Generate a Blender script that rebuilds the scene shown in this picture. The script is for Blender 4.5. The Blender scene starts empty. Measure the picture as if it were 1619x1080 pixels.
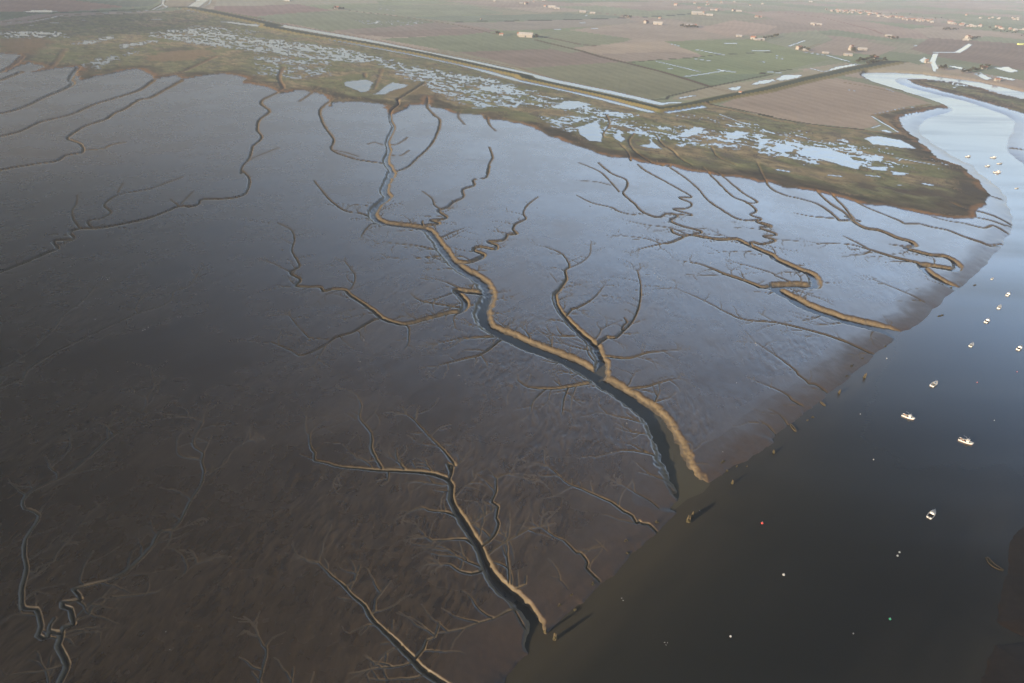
import bpy, bmesh, math, random
import numpy as np

# ------------------------------------------------------------------ camera, sky, sun, exposure
H = 200.0                       # height of the aeroplane above the flats (m)
FPX = 1079.0                    # focal length in photo pixels (1619 wide)
CX, CY = 809.5, 540.0
ROLL = math.radians(2.119)
PITCH = math.radians(29.46)
WATER_Z = -2.2
sc = bpy.context.scene
col = sc.collection
cF = np.array([0, math.cos(PITCH), -math.sin(PITCH)])
cU = np.array([0, math.sin(PITCH), math.cos(PITCH)])
cR = np.array([1.0, 0, 0])
axX = cR * math.cos(ROLL) + cU * math.sin(ROLL)
axY = -cR * math.sin(ROLL) + cU * math.cos(ROLL)
cam = bpy.data.cameras.new('camera')
cam.sensor_width = 36.0
cam.lens = 36.0 * FPX / 1619.0
cam.clip_start = 1.0
cam.clip_end = 200000.0
camo = bpy.data.objects.new('camera', cam)
col.objects.link(camo)
from mathutils import Matrix, Vector
camo.matrix_world = Matrix(((axX[0], axY[0], -cF[0], 0), (axX[1], axY[1], -cF[1], 0),
                            (axX[2], axY[2], -cF[2], H), (0, 0, 0, 1)))
sc.camera = camo

SUN_EL = math.radians(10.5)
SHADOW_AZ = math.radians(39.0)      # direction the shadows fall (from +X)
SX, SY = math.cos(SHADOW_AZ), math.sin(SHADOW_AZ)
world = bpy.data.worlds.new('World')
sc.world = world
world.use_nodes = True
nt = world.node_tree
sky = nt.nodes.new('ShaderNodeTexSky')
sky.sky_type = 'NISHITA'
sky.sun_disc = False
sky.sun_elevation = SUN_EL
sky.sun_rotation = math.atan2(-SX, -SY)
sky.altitude = 200
sky.air_density = 1.0
sky.dust_density = 1.0
sky.ozone_density = 1.5
bg = nt.nodes['Background']
# a sky with a bright, pale veil low down ahead and to the right, dimmed on the left to imitate lens vignetting
wtc = nt.nodes.new('ShaderNodeTexCoord')
wsp = nt.nodes.new('ShaderNodeSeparateXYZ')
nt.links.new(wtc.outputs['Generated'], wsp.inputs[0])
side_gain = nt.nodes.new('ShaderNodeMapRange'); side_gain.interpolation_type = 'SMOOTHSTEP'
for k_, v_ in (('From Min', -.67), ('From Max', .25), ('To Min', .01), ('To Max', 1.65)):
    side_gain.inputs[k_].default_value = v_
nt.links.new(wsp.outputs['X'], side_gain.inputs['Value'])
veil = nt.nodes.new('ShaderNodeMapRange'); veil.interpolation_type = 'SMOOTHSTEP'
for k_, v_ in (('From Min', .26), ('From Max', .66), ('To Min', 3.1), ('To Max', .30)):
    veil.inputs[k_].default_value = v_
nt.links.new(wsp.outputs['Z'], veil.inputs['Value'])
low = nt.nodes.new('ShaderNodeMapRange'); low.interpolation_type = 'SMOOTHSTEP'
for k_, v_ in (('From Min', .08), ('From Max', .32), ('To Min', .40), ('To Max', 1.0)):
    low.inputs[k_].default_value = v_
nt.links.new(wsp.outputs['Z'], low.inputs['Value'])
mm0 = nt.nodes.new('ShaderNodeMath'); mm0.operation = 'MULTIPLY'
nt.links.new(low.outputs[0], mm0.inputs[0]); nt.links.new(veil.outputs[0], mm0.inputs[1])
mm1 = nt.nodes.new('ShaderNodeMath'); mm1.operation = 'MULTIPLY'
bf = nt.nodes.new('ShaderNodeMapRange')
for k_, v_ in (('From Min', .08), ('From Max', .30), ('To Min', .25), ('To Max', 1.0)):
    bf.inputs[k_].default_value = v_
nt.links.new(wsp.outputs['Z'], bf.inputs['Value'])
bmx = nt.nodes.new('ShaderNodeMix')
bmx.inputs['A'].default_value = 1.0
nt.links.new(bf.outputs[0], bmx.inputs['Factor']); nt.links.new(side_gain.outputs[0], bmx.inputs['B'])
nt.links.new(bmx.outputs[0], mm1.inputs[0]); nt.links.new(mm0.outputs[0], mm1.inputs[1])
tnt = nt.nodes.new('ShaderNodeVectorMath'); tnt.operation = 'MULTIPLY'
tmx = nt.nodes.new('ShaderNodeMix'); tmx.data_type = 'RGBA'
tmx.inputs['A'].default_value = (1.24, 1.01, .97, 1); tmx.inputs['B'].default_value = (1.04, .97, 1.0, 1)
tfa = nt.nodes.new('ShaderNodeMapRange'); tfa.inputs['From Min'].default_value = .15; tfa.inputs['From Max'].default_value = .6
nt.links.new(wsp.outputs['Z'], tfa.inputs['Value']); nt.links.new(tfa.outputs[0], tmx.inputs['Factor'])
nt.links.new(tmx.outputs['Result'], tnt.inputs[1])
nt.links.new(sky.outputs[0], tnt.inputs[0])
scl = nt.nodes.new('ShaderNodeVectorMath'); scl.operation = 'SCALE'
nt.links.new(tnt.outputs[0], scl.inputs[0]); nt.links.new(mm1.outputs[0], scl.inputs['Scale'])
nt.links.new(scl.outputs[0], bg.inputs['Color'])
bg.inputs['Strength'].default_value = 0.066

sun = bpy.data.lights.new('sun', 'SUN')
sun.energy = 5.0
sun.angle = math.radians(0.5)
sun.color = (1.0, 0.83, 0.62)
suno = bpy.data.objects.new('sun', sun)
col.objects.link(suno)
sdir = Vector((SX * math.cos(SUN_EL), SY * math.cos(SUN_EL), -math.sin(SUN_EL)))
suno.rotation_euler = sdir.to_track_quat('-Z', 'Y').to_euler()
suno.location = (-400, -400, 400)
sc.view_settings.view_transform = 'Standard'
sc.view_settings.look = 'None'
sc.view_settings.gamma = 1.0
sc.view_settings.use_curve_mapping = False
sc.view_settings.exposure = 1.3
sc.cycles.max_bounces = 5
sc.cycles.diffuse_bounces = 2
sc.cycles.glossy_bounces = 2
sc.cycles.transparent_max_bounces = 6
sc.cycles.volume_bounces = 1
sc.cycles.use_denoising = True


# ------------------------------------------------------------------ photo point -> place on a level plane
def un(x, y, z=0.0):
    u = np.asarray(x, float) - CX
    v = CY - np.asarray(y, float)
    dx = cF[0] * FPX + axX[0] * u + axY[0] * v
    dy = cF[1] * FPX + axX[1] * u + axY[1] * v
    dz = cF[2] * FPX + axX[2] * u + axY[2] * v
    dz = np.minimum(dz, -7.0)           # never past the horizon
    t = (z - H) / dz
    return dx * t, dy * t


def px_scale(x, y):             # metres per photo pixel across the view
    a, b = un(x, y), un(x + 1, y)
    return math.hypot(b[0] - a[0], b[1] - a[1])


ZS = 3.855
TX = {'1': 0, '2': 400, '3': 800, '4': 1199}
TY = {'A': 0, 'B': 260, 'C': 530, 'D': 800}


def P(spec):
    """'A1 x,y x,y B2 x,y ...' sketch-sheet coordinates -> list of photo points"""
    out = []
    ox = oy = 0
    k = ZS
    for w in spec.split():
        if w == 'PX':
            ox, oy, k = 0, 0, 1.0
        elif w[0] in 'ABCD' and len(w) == 2:
            oy, ox, k = TY[w[0]], TX[w[1]], ZS
        else:
            a, b = w.split(',')
            out.append((ox + float(a) / k, oy + float(b) / k))
    return out


# ------------------------------------------------------------------ numpy noise
def _h(ix, iy, seed):
    n = (ix.astype(np.int64) * 374761393 + iy.astype(np.int64) * 668265263 + seed * 1274126177) & 0xffffffff
    n = ((n ^ (n >> 13)) * 1274126177) & 0xffffffff
    n = n ^ (n >> 16)
    return (n & 0xffff).astype(np.float32) / 65535.0


def vnoise(x, y, seed=0):
    ix = np.floor(x); iy = np.floor(y)
    fx = (x - ix).astype(np.float32); fy = (y - iy).astype(np.float32)
    fx = fx * fx * (3 - 2 * fx); fy = fy * fy * (3 - 2 * fy)
    a = _h(ix, iy, seed); b = _h(ix + 1, iy, seed); c = _h(ix, iy + 1, seed); d = _h(ix + 1, iy + 1, seed)
    return (a * (1 - fx) + b * fx) * (1 - fy) + (c * (1 - fx) + d * fx) * fy


def fbm(x, y, seed=0, octv=4):
    s = 0; a = 0.5; t = 0
    for o in range(octv):
        s = s + a * vnoise(x * 2 ** o, y * 2 ** o, seed + 17 * o); t += a; a *= 0.55
    return s / t


def sstep(a, b, x):
    t = np.clip((x - a) / (b - a), 0, 1)
    return t * t * (3 - 2 * t)


# ------------------------------------------------------------------ the lattice of the ground
STEP = 1.3
gx = np.arange(-230, 1850, STEP)
gy = np.arange(-22, 1240, STEP)
NX, NY = len(gx), len(gy)
PXg, PYg = np.meshgrid(gx, gy)
WX, WY = un(PXg, PYg)
DIST = np.hypot(WX, WY)


def window(pts, marg):
    xs = [p[0] for p in pts]; ys = [p[1] for p in pts]
    i0 = max(0, int((min(xs) - marg - gx[0]) / STEP)); i1 = min(NX, int((max(xs) + marg - gx[0]) / STEP) + 2)
    j0 = max(0, int((min(ys) - marg - gy[0]) / STEP)); j1 = min(NY, int((max(ys) + marg - gy[0]) / STEP) + 2)
    return i0, i1, j0, j1


def polydist(pts, z, maxd, closed=False):
    """distance (m) to a polyline given in photo points lying on the plane z"""
    D = np.full((NY, NX), float(maxd))
    n = len(pts)
    for k in range(n if closed else n - 1):
        p, q = pts[k], pts[(k + 1) % n]
        yb = max(p[1], q[1])
        m = maxd / px_scale(CX, min(max(yb, -15), 1300)) * 1.05 + 10
        i0, i1, j0, j1 = window([p, q], m)
        if i1 <= i0 or j1 <= j0:
            continue
        ax, ay = un(p[0], p[1], z); bx, by = un(q[0], q[1], z)
        X = WX[j0:j1, i0:i1]; Y = WY[j0:j1, i0:i1]
        vx, vy = bx - ax, by - ay
        L = vx * vx + vy * vy + 1e-9
        t = np.clip(((X - ax) * vx + (Y - ay) * vy) / L, 0, 1)
        d = np.hypot(X - ax - t * vx, Y - ay - t * vy)
        D[j0:j1, i0:i1] = np.minimum(D[j0:j1, i0:i1], d)
    return D


def inside(pts, z=0.0):
    m = np.zeros((NY, NX), bool)
    w = [un(p[0], p[1], z) for p in pts]
    i0, i1, j0, j1 = window(pts, 12)
    X = WX[j0:j1, i0:i1]; Y = WY[j0:j1, i0:i1]
    r = np.zeros(X.shape, bool)
    n = len(w)
    for k in range(n):
        x1, y1 = w[k]; x2, y2 = w[(k + 1) % n]
        if y1 == y2:
            continue
        c = ((Y < y1) != (Y < y2)) & (X < (x2 - x1) * (Y - y1) / (y2 - y1) + x1)
        r ^= c
    m[j0:j1, i0:i1] = r
    return m


def sdist(pts, z, maxd):
    d = polydist(pts, z, maxd, True)
    return np.where(inside(pts, z), d, -d)


# ------------------------------------------------------------------ river outline (water side)
river_left = P('''PX 790,1095 D3 0,1030 60,945 130,885 200,815 230,790 330,690 430,610 530,520 600,450 700,370 850,240 950,150 1060,40
 C3 1010,1060 1050,1020 1105,970 1180,930 1240,915 1300,880 1400,800 1500,740 1619,650 C4 70,630 170,550 250,490 380,400 470,320 600,220 700,110 830,20
 B4 900,1015 980,970 1060,880 1130,820 1200,760 1240,735 1300,680 1350,640 1430,560 1490,480 1530,410 1545,365 1545,320 1520,230 1470,150 1400,90
 A4 1380,1080 1350,1060 1300,1010 1240,985 1150,930 1050,870 980,810 973,770 1000,740 1060,712 1150,688 1182,665 1150,645 1050,610 900,562 700,502 650,475 635,452
 660,442 830,442 1000,452 1200,480 1350,500 1450,520 1619,560''')
penin = P('A4 2600,760 1619,600 1400,545 1200,498 1000,480 870,474 832,487 850,505 920,532 1100,578 1250,612 1400,662 1500,698 1560,735 1572,752 1540,820 1515,870 1520,910 1560,960 1619,1000')
river = river_left + [(1860, 205)] + penin + [(1720, 320), (1900, 450), (1900, 780), (1660, 812)] + \
    P('D4 1560,180 1520,430 1465,705 1480,722 1619,790 PX 1700,1035 1700,1052 D4 1619,850 1440,845 1340,1079') + [(1520, 1150), (1470, 1400), (560, 1400)]
sdr = -sdist(river, WATER_Z, 70)        # + on the banks
sdr = sdr + (fbm(WX / 26, WY / 26, 201, 2) - .5) * 4.5 + (fbm(WX / 6, WY / 6, 202, 3) - .5) * 2.2

# land (salt marsh and farmland) outline
marsh_edge = P('''PX -700,105 -230,90 A1 0,325 130,335 60,400 20,440 180,378 280,410 200,440 330,418 480,403 470,450 500,490 570,465 650,455 750,430 840,415 870,430 930,465 945,485 1000,470 1080,460 1110,488 1200,465 1300,452
 1400,452 1500,470 1490,505 1600,520 A2 0,512 110,535 170,568 300,548 380,565 450,590 470,650 500,625 600,618 720,625 800,640 835,700 870,690 960,640 1050,635 1065,590 1085,650 1150,660 1230,690 1380,700
 1420,725 1520,730 1619,752 A3 150,775 300,840 450,895 550,930 620,955 740,960 830,990 1000,1010 1100,1035 1200,1050 1300,1070 B4 -60,85 0,112 70,110 150,135 330,160 450,185 560,215 650,240
 820,250 950,290 1050,310 1200,328 1300,325 1310,285 1390,255 1392,180 1340,90 1280,50 1230,10 A4 1110,972 1000,880 900,790 858,740 880,712 1000,682 1080,665 1150,655 1140,640 1050,602 900,558 750,512 660,478 622,455
 640,435 830,436 1000,446 1200,473 1350,492 1450,512 1619,550''')
land = marsh_edge + [(1860, 200), (2300, 240), (2300, -20), (-700, -20)]
pen_land = P('A4 900,483 1000,484 1200,502 1350,535 1450,568 1619,606 2500,765 2500,900 1619,695 1450,642 1250,590 1100,550 950,512')
sdm = np.maximum(sdist(land, 0, 90), sdist(pen_land, 0, 90))
wob = (fbm(WX / 14, WY / 14, 3, 3) - 0.5) * 2
sdm_n = sdm + wob * np.clip(3 + DIST / 400, 3, 10)
marsh = sstep(-0.8, 0.8, sdm_n)

# ------------------------------------------------------------------ creeks: (half width m, depth m) from head to mouth
CRK = []


def C(spec, w0, w1, d0, d1):
    CRK.append((P(spec), w0, w1, d0, d1))


# the great creek
C('A2 1050,505 980,550 915,590 880,610 885,640 840,680 840,740 855,780 820,860 828,920 810,985 838,1030 845,1079 B2 845,40 820,100 800,160 815,200 760,250 725,300 745,335 790,355 870,370 950,378 1050,395 1095,440 1150,510 1200,580', 2.0, 6.0, 1.2, 2.1)
C('B2 1200,580 1240,620 1320,670 1400,720 1432,780 1415,850 1397,920 1430,985 1500,1025 1600,1065 C3 80,40 150,70 300,125 400,165 500,222 570,272', 6.0, 6.8, 2.1, 2.6)
C('C3 570,272 680,340 800,418 890,490 940,560 980,650 1020,740 1070,830 1115,900 1160,960 1200,1000', 6.8, 10.5, 2.6, 3.0)
C('B2 370,100 410,150 470,220 560,285 650,300 720,325', .9, 1.8, .3, 1.1)
C('B2 660,440 690,395 730,365 800,368', .7, 1.4, .3, .9)
C('A2 1070,600 1060,650 1100,700 1140,740 1110,840 1060,910 1000,965 940,1020 850,1055', 1.2, 1.8, .4, 1.1)
C('A2 485,610 410,670 430,760 490,850 480,915 600,965 700,985 810,998', 1.5, 2.0, .6, 1.1)
C('A2 640,955 560,930 480,915', .8, .9, .2, .4)
C('A2 950,920 900,950 850,950', .8, 1.1, .3, .5)
C('A2 790,885 740,870 700,880', .9, .9, .2, .3)
C('A2 940,840 880,880 830,885', 1.1, 1.1, .3, .4)
C('A2 1440,900 1460,960 1440,1000 1425,1060 B2 1440,10 1420,80 1345,95 1345,130 1278,155 1280,200 1215,235 1190,260 1150,275 1128,288 1178,325 1130,340 1085,345 1135,362 1050,378 1060,405', 1.0, 3.0, .5, 1.6)
C('B2 1030,350 1035,370 1060,395', 1.5, 2, .8, 1.2)
C('B2 1030,165 1090,210 1105,250 1145,278', .7, 1.0, .25, .7)
C('B3 195,200 130,250 105,300 118,335 60,365 42,400 65,425 0,432 B2 1550,430 1520,465 1435,475 1482,495 1472,520 1380,505 1342,525 1405,552 1370,578 1300,600 1230,590', 1.0, 3.2, .4, 1.8)
C('B2 1290,390 1200,425 1150,450', .8, 1.6, .2, .9)
C('B2 800,475 880,485 1000,500 1145,530', .7, 1.1, .15, .9)
C('B2 820,570 950,578 1165,560', .7, 1.2, .15, .9)
C('B2 1050,605 1180,600', .7, 1.0, .15, .6)
C('B2 1090,700 1170,720 1260,760', .7, 1.2, .15, .6)
C('B2 150,360 230,400 252,460 238,530 282,620 228,662 288,705 262,742 340,750 410,750 430,777 480,765 560,768 590,798 700,870 790,940 860,965 930,975 1050,945 1200,905', .7, 3.0, .3, 1.7)
C('B2 1200,905 1270,895 1295,845 1262,800 1240,770 1300,775 1430,790', 3.2, 4.2, 1.7, 2.2)
C('B2 560,595 620,680 605,750 582,775', .7, 1.0, .2, .5)
C('B2 960,790 1020,835 1150,860 1265,878', .7, 1.3, .2, .9)
C('B2 80,590 150,620 230,662', .6, .8, .15, .3)
C('B2 150,740 200,750 265,745', .6, .8, .15, .3)
C('B2 220,920 260,975 340,1060 C2 350,20 460,32', .7, .8, .25, .4)
C('C2 110,45 230,95 300,127 430,70 500,20 600,-12 B2 650,1000 740,950 792,940', .7, 1.5, .3, 1.0)
C('C2 370,190 440,70', .6, .9, .15, .4)
C('C2 920,95 948,50 950,0 B2 950,1000 930,980', .6, 1.2, .2, .8)
C('B2 1280,1068 1400,1055 1540,1045', .8, 1.6, .3, 1.2)
C('C2 1120,55 1300,20 1530,12', .6, 1.4, .2, 1.0)
C('C2 1130,190 1280,150 1390,122 1510,30', .6, 1.6, .2, 1.2)
C('C2 1430,190 1390,122', .6, .8, .2, .4)
C('B3 240,505 340,550 385,620 358,650 366,700 320,770 298,790 302,840 330,900 370,945 430,1010 490,1060 C3 500,30 548,70', .7, 4.2, .3, 2.1)
C('C3 548,70 560,120 585,160 570,250', 4.2, 5.5, 2.1, 2.8)
C('B3 515,490 510,550 460,600 385,635', .6, .9, .2, .4)
C('B3 600,740 530,820 430,880 400,885 360,935', .6, 1.6, .2, 1.3)
C('B3 270,670 310,720', .5, .7, .15, .2)
C('B3 800,650 820,740 812,850 775,950 700,1030 660,1062 C3 620,15 545,65', .7, 2.2, .3, 1.7)
C('B3 720,940 738,965 715,985 705,1010', 1.0, 1.3, .6, .9)
C('C3 1040,95 860,112 740,145 600,130', .6, 1.8, .12, 1.3)
C('C3 70,280 130,320 250,330 380,318 545,282', .7, 2.4, .3, 1.7)
C('C3 150,470 165,410 240,335', .6, .9, .2, .5)
C('C3 340,490 352,400 378,325', .6, 1.0, .2, .7)
C('C3 430,415 415,385 375,360', .5, .7, .15, .3)
C('C3 285,275 330,310', .5, .7, .15, .4)
C('C3 1050,265 930,295 850,320 745,330', .6, 1.4, .12, 1.1)
C('C3 -10,320 70,312', .5, .6, .12, .15)
# second creek system, lower middle
C('C2 345,610 350,680 375,720 375,765 430,775 520,802 640,812 770,825 900,830 1000,835 1110,850 1190,885 1212,930 1205,1000 1245,1079 D2 1270,80 1325,170 1378,250', .8, 3.0, .35, 1.9)
C('D2 1378,250 1415,340 1455,425 1515,495 1619,580 D3 80,585 145,645 180,700 185,760 165,820', 3.0, 4.4, 1.9, 2.6)
C('C2 630,365 660,430 650,510 720,600 725,700 785,810', .6, 1.4, .2, .7)
C('C2 930,485 985,525 1080,625 1160,705 1232,795', .6, 1.5, .2, .8)
C('C2 1232,797 1185,792 1200,828 1215,800 1208,850 1195,882', 1.3, 1.6, .8, 1.2)
C('C2 1000,455 985,525', .5, .7, .15, .25)
C('C2 1210,545 1130,570 1082,622', .5, .8, .15, .35)
C('C2 1225,665 1150,672', .5, .7, .12, .25)
C('C2 875,700 880,760 928,828', .6, .9, .2, .5)
C('C2 970,770 990,812', .5, .6, .15, .25)
C('C2 780,920 822,890 825,838', .5, .9, .15, .6)
C('C2 1110,950 1200,955', .5, .9, .15, .7)
C('C2 1560,850 1490,875 1482,960 1455,1020 1497,1048 1490,1079 D2 1482,75 1497,108 1472,180 1440,212 1385,248', .6, 1.7, .25, 1.4)
C('C2 1440,850 1490,875', .4, .6, .12, .2)
C('D2 950,35 1030,10 1070,30 1170,40 1245,68', .5, 1.3, .2, .9)
C('D2 1050,190 1090,212 1170,210 1300,205 1345,238', .6, 1.4, .25, 1.0)
C('D2 1090,270 1105,258 1130,235 1170,210', .5, .7, .2, .4)
C('D2 1150,360 1200,358 1260,400 1330,415 1382,402 1402,378', .6, 1.5, .2, 1.1)
C('D2 1560,160 1470,172', .5, .7, .15, .4)
C('C2 560,475 630,520', .4, .5, .12, .2)
C('D3 125,430 120,480 60,505 35,548', .5, 1.2, .2, .9)
# third
C('D2 400,345 480,430 560,495 600,545 680,610 712,672 780,750 860,820 960,920 1020,990 1100,1045 1180,1095 1330,1180 1400,1290', .6, 2.7, .3, 1.6)
C('D2 655,365 628,430 620,460 565,495', .5, .8, .2, .4)
C('D2 840,460 790,520 748,575 745,640 715,668', .5, .8, .2, .4)
C('D2 1135,710 1110,800 1060,820 1042,870 1000,920 978,942', .5, 1.2, .2, 1.0)
C('D2 520,560 580,572', .4, .5, .15, .2)
C('D2 855,700 850,750', .4, .5, .12, .2)
C('D2 780,845 830,835', .4, .6, .12, .3)
C('D2 495,415 500,440', .4, .5, .12, .2)
C('D2 820,755 822,785', .5, .8, .3, .6)
C('D2 895,835 895,865', .5, .8, .3, .6)
# creeks cutting straight to the river
C('C3 250,800 310,850 380,910 460,940 560,985 640,1020 720,1079 D3 722,35 770,60 795,98 815,85 830,100 870,100 930,148', .6, 1.4, .2, 1.0)
C('C3 700,910 800,970 870,1000 930,1045', .5, .8, .15, .5)
C('C3 400,885 400,920', .4, .5, .12, .3)
C('C3 450,895 455,935', .4, .5, .12, .3)
C('D3 210,130 300,190 350,210 430,290 450,285 500,340 488,372 570,440', .5, 1.2, .2, .9)
C('D3 530,195 615,270', .4, .5, .12, .2)
C('D3 270,430 320,440 380,500', .4, .5, .12, .2)
C('C3 800,835 900,860 960,880 1000,870', .5, .8, .12, .6)
C('B3 1040,760 1200,830 1350,910 1450,950 1619,965 B4 100,965 250,1000 400,1040 530,1085 C4 480,25 600,70 690,100 740,108', .8, 1.6, .15, 1.1)
C('B4 0,905 100,965', .6, .8, .12, .25)
C('C4 -20,50 0,60 120,140 230,225 240,245 290,280 310,297 350,298 420,335', .6, 1.2, .2, .9)
C('C4 0,290 100,330 190,375 200,392 270,420', .6, 1.1, .2, .8)
C('C4 60,450 130,480 190,540', .6, 1.0, .2, .6)
C('C4 0,515 60,550 110,590', .8, 1.2, .2, .6)
# eastern systems
C('B3 1050,590 1180,610 1330,670 1450,710 1550,750 B4 40,752 95,740', .8, 3.5, .2, 1.9)
C('B3 1100,675 1250,680 1335,675', .7, .8, .15, .3)
C('B3 1400,600 1619,665 B4 100,680 185,715', .6, 1.2, .15, .8)
C('B3 430,190 520,235 640,265 690,290 770,308 845,298', .7, 1.6, .2, .9)
C('B3 440,-10 560,40 620,90 690,170', .9, 1.2, .3, .6)
C('B3 440,100 560,110 640,130', .8, .8, .2, .3)
C('B3 560,-10 640,55 730,95 735,140 715,180 780,240 830,290 920,325 980,302 1045,315 1000,345 1070,378 1190,412 1140,428', 1.5, 2.2, .6, 1.4)
C('B3 800,0 850,40 950,95 1050,150 1130,200 1055,205 1130,240 1100,270 1020,275 1060,290 1130,312 985,302', 1.3, 1.8, .5, 1.2)
C('B3 1010,400 1020,420 1080,440', 2, 2, 1, 1.2)
C('B3 810,520 930,490 1000,480 1080,445', .7, 2.4, .2, 1.4)
C('B3 690,435 850,455 940,485', .6, .9, .15, .4)
C('B3 740,345 850,370 1000,390 1110,432', .6, 1.3, .15, .8)
C('B3 1080,442 1130,433 1200,445 1300,460 1400,458 1470,490 1560,530 1619,555 B4 100,575 180,612 260,645', 2.4, 4.6, 1.5, 2.1)
C('B4 260,645 315,665 345,705 340,738 250,737 110,742 95,752 180,800 300,865 500,935 700,985 880,1035 1000,1090', 4.6, 8, 2.2, 3.6)
C('B3 1000,20 1100,90 1170,150 1230,220 1300,270 1400,330 1480,345 1530,338', 1.3, 1.8, .5, 1.2)
C('B3 1200,20 1300,120 1380,195 1470,235 1525,285 1490,310 1555,335 1525,352 1600,380 B4 0,355 80,380 10,390 110,430 30,442 100,465 20,490 -30,478 B3 1490,478 1500,500 1480,500', 1.5, 2.4, .6, 1.6)
C('B3 1290,50 1400,140 1450,180 1530,230 1470,238', 1.4, 1.6, .5, .9)
C('B4 110,460 180,465 240,470', .6, .7, .15, .3)
C('B4 -10,-10 60,130 150,185 240,208 350,240 430,288 475,325 500,345 560,338', 1.3, 2.2, .5, 1.4)
C('B4 340,150 430,235 530,300 580,350 650,390 740,405 850,452 920,470 955,495', 1.6, 3.6, .7, 2.0)
C('B4 955,495 900,512 950,530 1050,555 1130,562 1190,590 1222,622 1190,640 1100,628 1000,615 1050,668 1150,722 1250,760', 3.4, 4.6, 2.0, 3.0)
C('B4 430,170 520,260 580,335', 1.5, 2.0, .6, 1.3)
C('B4 530,320 620,350', 1.5, 2.0, .8, 1.2)
C('B4 220,300 330,320 460,330', .7, 1.3, .2, .9)
C('B4 380,485 550,490 670,520 750,545 850,575 960,600 1010,622', .8, 2.8, .3, 1.9)
C('B4 520,440 620,490 672,520', .7, 1.3, .2, .9)
C('B4 560,555 640,550 680,530', .6, 1.2, .15, .8)
C('B4 800,490 880,500', .8, 1.6, .3, 1.2)
C('B4 570,215 650,260 760,305 870,350 890,362 980,365 1060,385 1150,402 1250,442 1350,475 1410,492 1480,480', .9, 2.4, .3, 1.6)
C('B4 1060,320 1150,345 1250,360 1370,388 1430,375 1520,412', .8, 1.6, .3, 1.2)
C('B4 1170,235 1250,270 1350,290 1450,322 1545,362', 1.2, 1.8, .6, 1.4)
C('B4 1290,318 1400,340 1500,368 1548,372', 1.0, 1.4, .5, 1.1)
C('B4 1395,190 1480,210', 1.0, 1.3, .4, .8)
C('B4 700,705 850,765 1010,835', .6, 1.0, .12, .5)
C('B4 60,795 120,770 200,790', 1.2, 1.2, .5, .6)
C('A4 1545,900 1619,915 1700,930', 2.0, 2.5, 1.0, 1.2)
# western systems
C('A1 940,488 850,550 700,600 570,640 430,700 250,745 130,800 0,835 -200,880', 2.0, 3.4, .9, 1.2)
C('A1 1110,492 1020,540 920,595 850,610 760,665 700,690 640,730 520,770 430,825 415,850 490,880 500,930 400,950 340,985 200,1005 0,1040 -200,1090', 1.6, 2.4, .8, 1.2)
C('A1 760,870 680,885 620,910 510,918', 1.0, 1.2, .3, .5)
C('A1 480,410 430,480 445,510 380,550 280,590 200,630 100,670 0,695 -200,730', 4.0, 3.0, 1.2, 1.1)
C('A1 130,440 0,490 -200,540', 3.0, 3.0, 1.0, 1.1)
C('A1 140,345 80,400 0,440 -200,500', 3.0, 3.0, 1.0, 1.1)
C('A2 190,540 150,565 60,610 55,640 100,680 40,730 25,790 52,840 0,890 A1 1540,890 1520,960 1475,1020 1470,1060 B1 1475,40 1520,95 1500,170 1450,200 1350,212 1235,215 1205,245 1160,260 1090,258 1000,295 900,330 750,365 600,390 485,395 425,415 450,445 440,462 330,468 352,515 290,540 150,600 0,660 -200,740', 1.6, 2.3, .7, 1.5)
C('A2 150,905 60,940 0,965 A1 1500,990', .6, .8, .2, .3)
C('B1 1120,75 1000,120 900,155 730,185 650,230 640,260 675,295 620,330 535,350 560,388', .6, 1.3, .2, .9)
C('B1 470,190 465,240 438,290 450,340 490,395', .6, 1.1, .2, .8)
C('B1 750,115 715,175', .5, .6, .15, .3)
C('B1 1180,165 1100,245', .5, .6, .15, .4)
C('B1 1040,215 1090,258', .5, .6, .15, .4)
C('B1 1200,680 1150,745 1060,780 1040,830 980,870 850,910 700,975 480,1079 C1 350,100 200,190 160,230 140,275 90,288 0,320 -200,380', .6, 1.0, .15, .6)
C('B1 570,760 500,840 400,910 340,990 250,1075 C1 220,70 120,140 0,210 -200,300', .6, .8, .15, .35)
C('B1 880,800 830,870 840,910', .5, .5, .12, .2)
C('C1 0,245 40,250 0,300', .8, .8, .4, .5)
C('C1 890,380 890,440 800,540 660,640 550,740 430,840 350,880 200,950 140,1010 150,1060 D1 180,25 240,60 200,140 160,200 150,300 165,380 140,480 135,560 140,625 220,630 245,680 252,740 232,790 260,812 292,800 300,770 375,778 355,850 380,900 412,970 370,1060 320,1180', .6, 1.8, .2, 1.3)
C('C1 1240,530 1180,640 1190,690 1240,720 1230,780 1245,830 1225,920 1170,1000 1130,1079 D1 1110,80 1050,150 990,155 960,180 930,240 850,330 780,390 700,440 600,470 520,487 450,510 480,540 495,572 380,590 385,615 430,630 440,680 450,725 390,742 372,782', .6, 1.4, .2, 1.1)
C('C1 1290,600 1270,660 1240,720', .5, .6, .15, .3)
C('C1 1085,620 1090,730 1200,755', .5, .6, .15, .3)
C('C1 1520,640 1420,700 1370,780 1260,855', .5, .6, .15, .3)
C('D1 920,90 930,150 960,180', .4, .5, .15, .4)
C('D1 1050,150 940,250 800,390 680,500 620,560', .5, .5, .15, .2)
C('D1 1200,350 1080,450 980,515 850,545 680,560', .5, .6, .12, .3)
C('D1 570,280 520,360 490,460 515,487', .5, .5, .15, .3)
C('D1 630,590 570,620 540,670 440,712', .6, .7, .25, .5)
C('D1 340,690 310,720 298,790', .9, 1.1, .5, .9)
C('C1 430,620 430,690 380,750 310,810 350,840 350,880', .5, .6, .15, .4)
C('C1 280,740 310,812', .5, .5, .15, .3)
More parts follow.
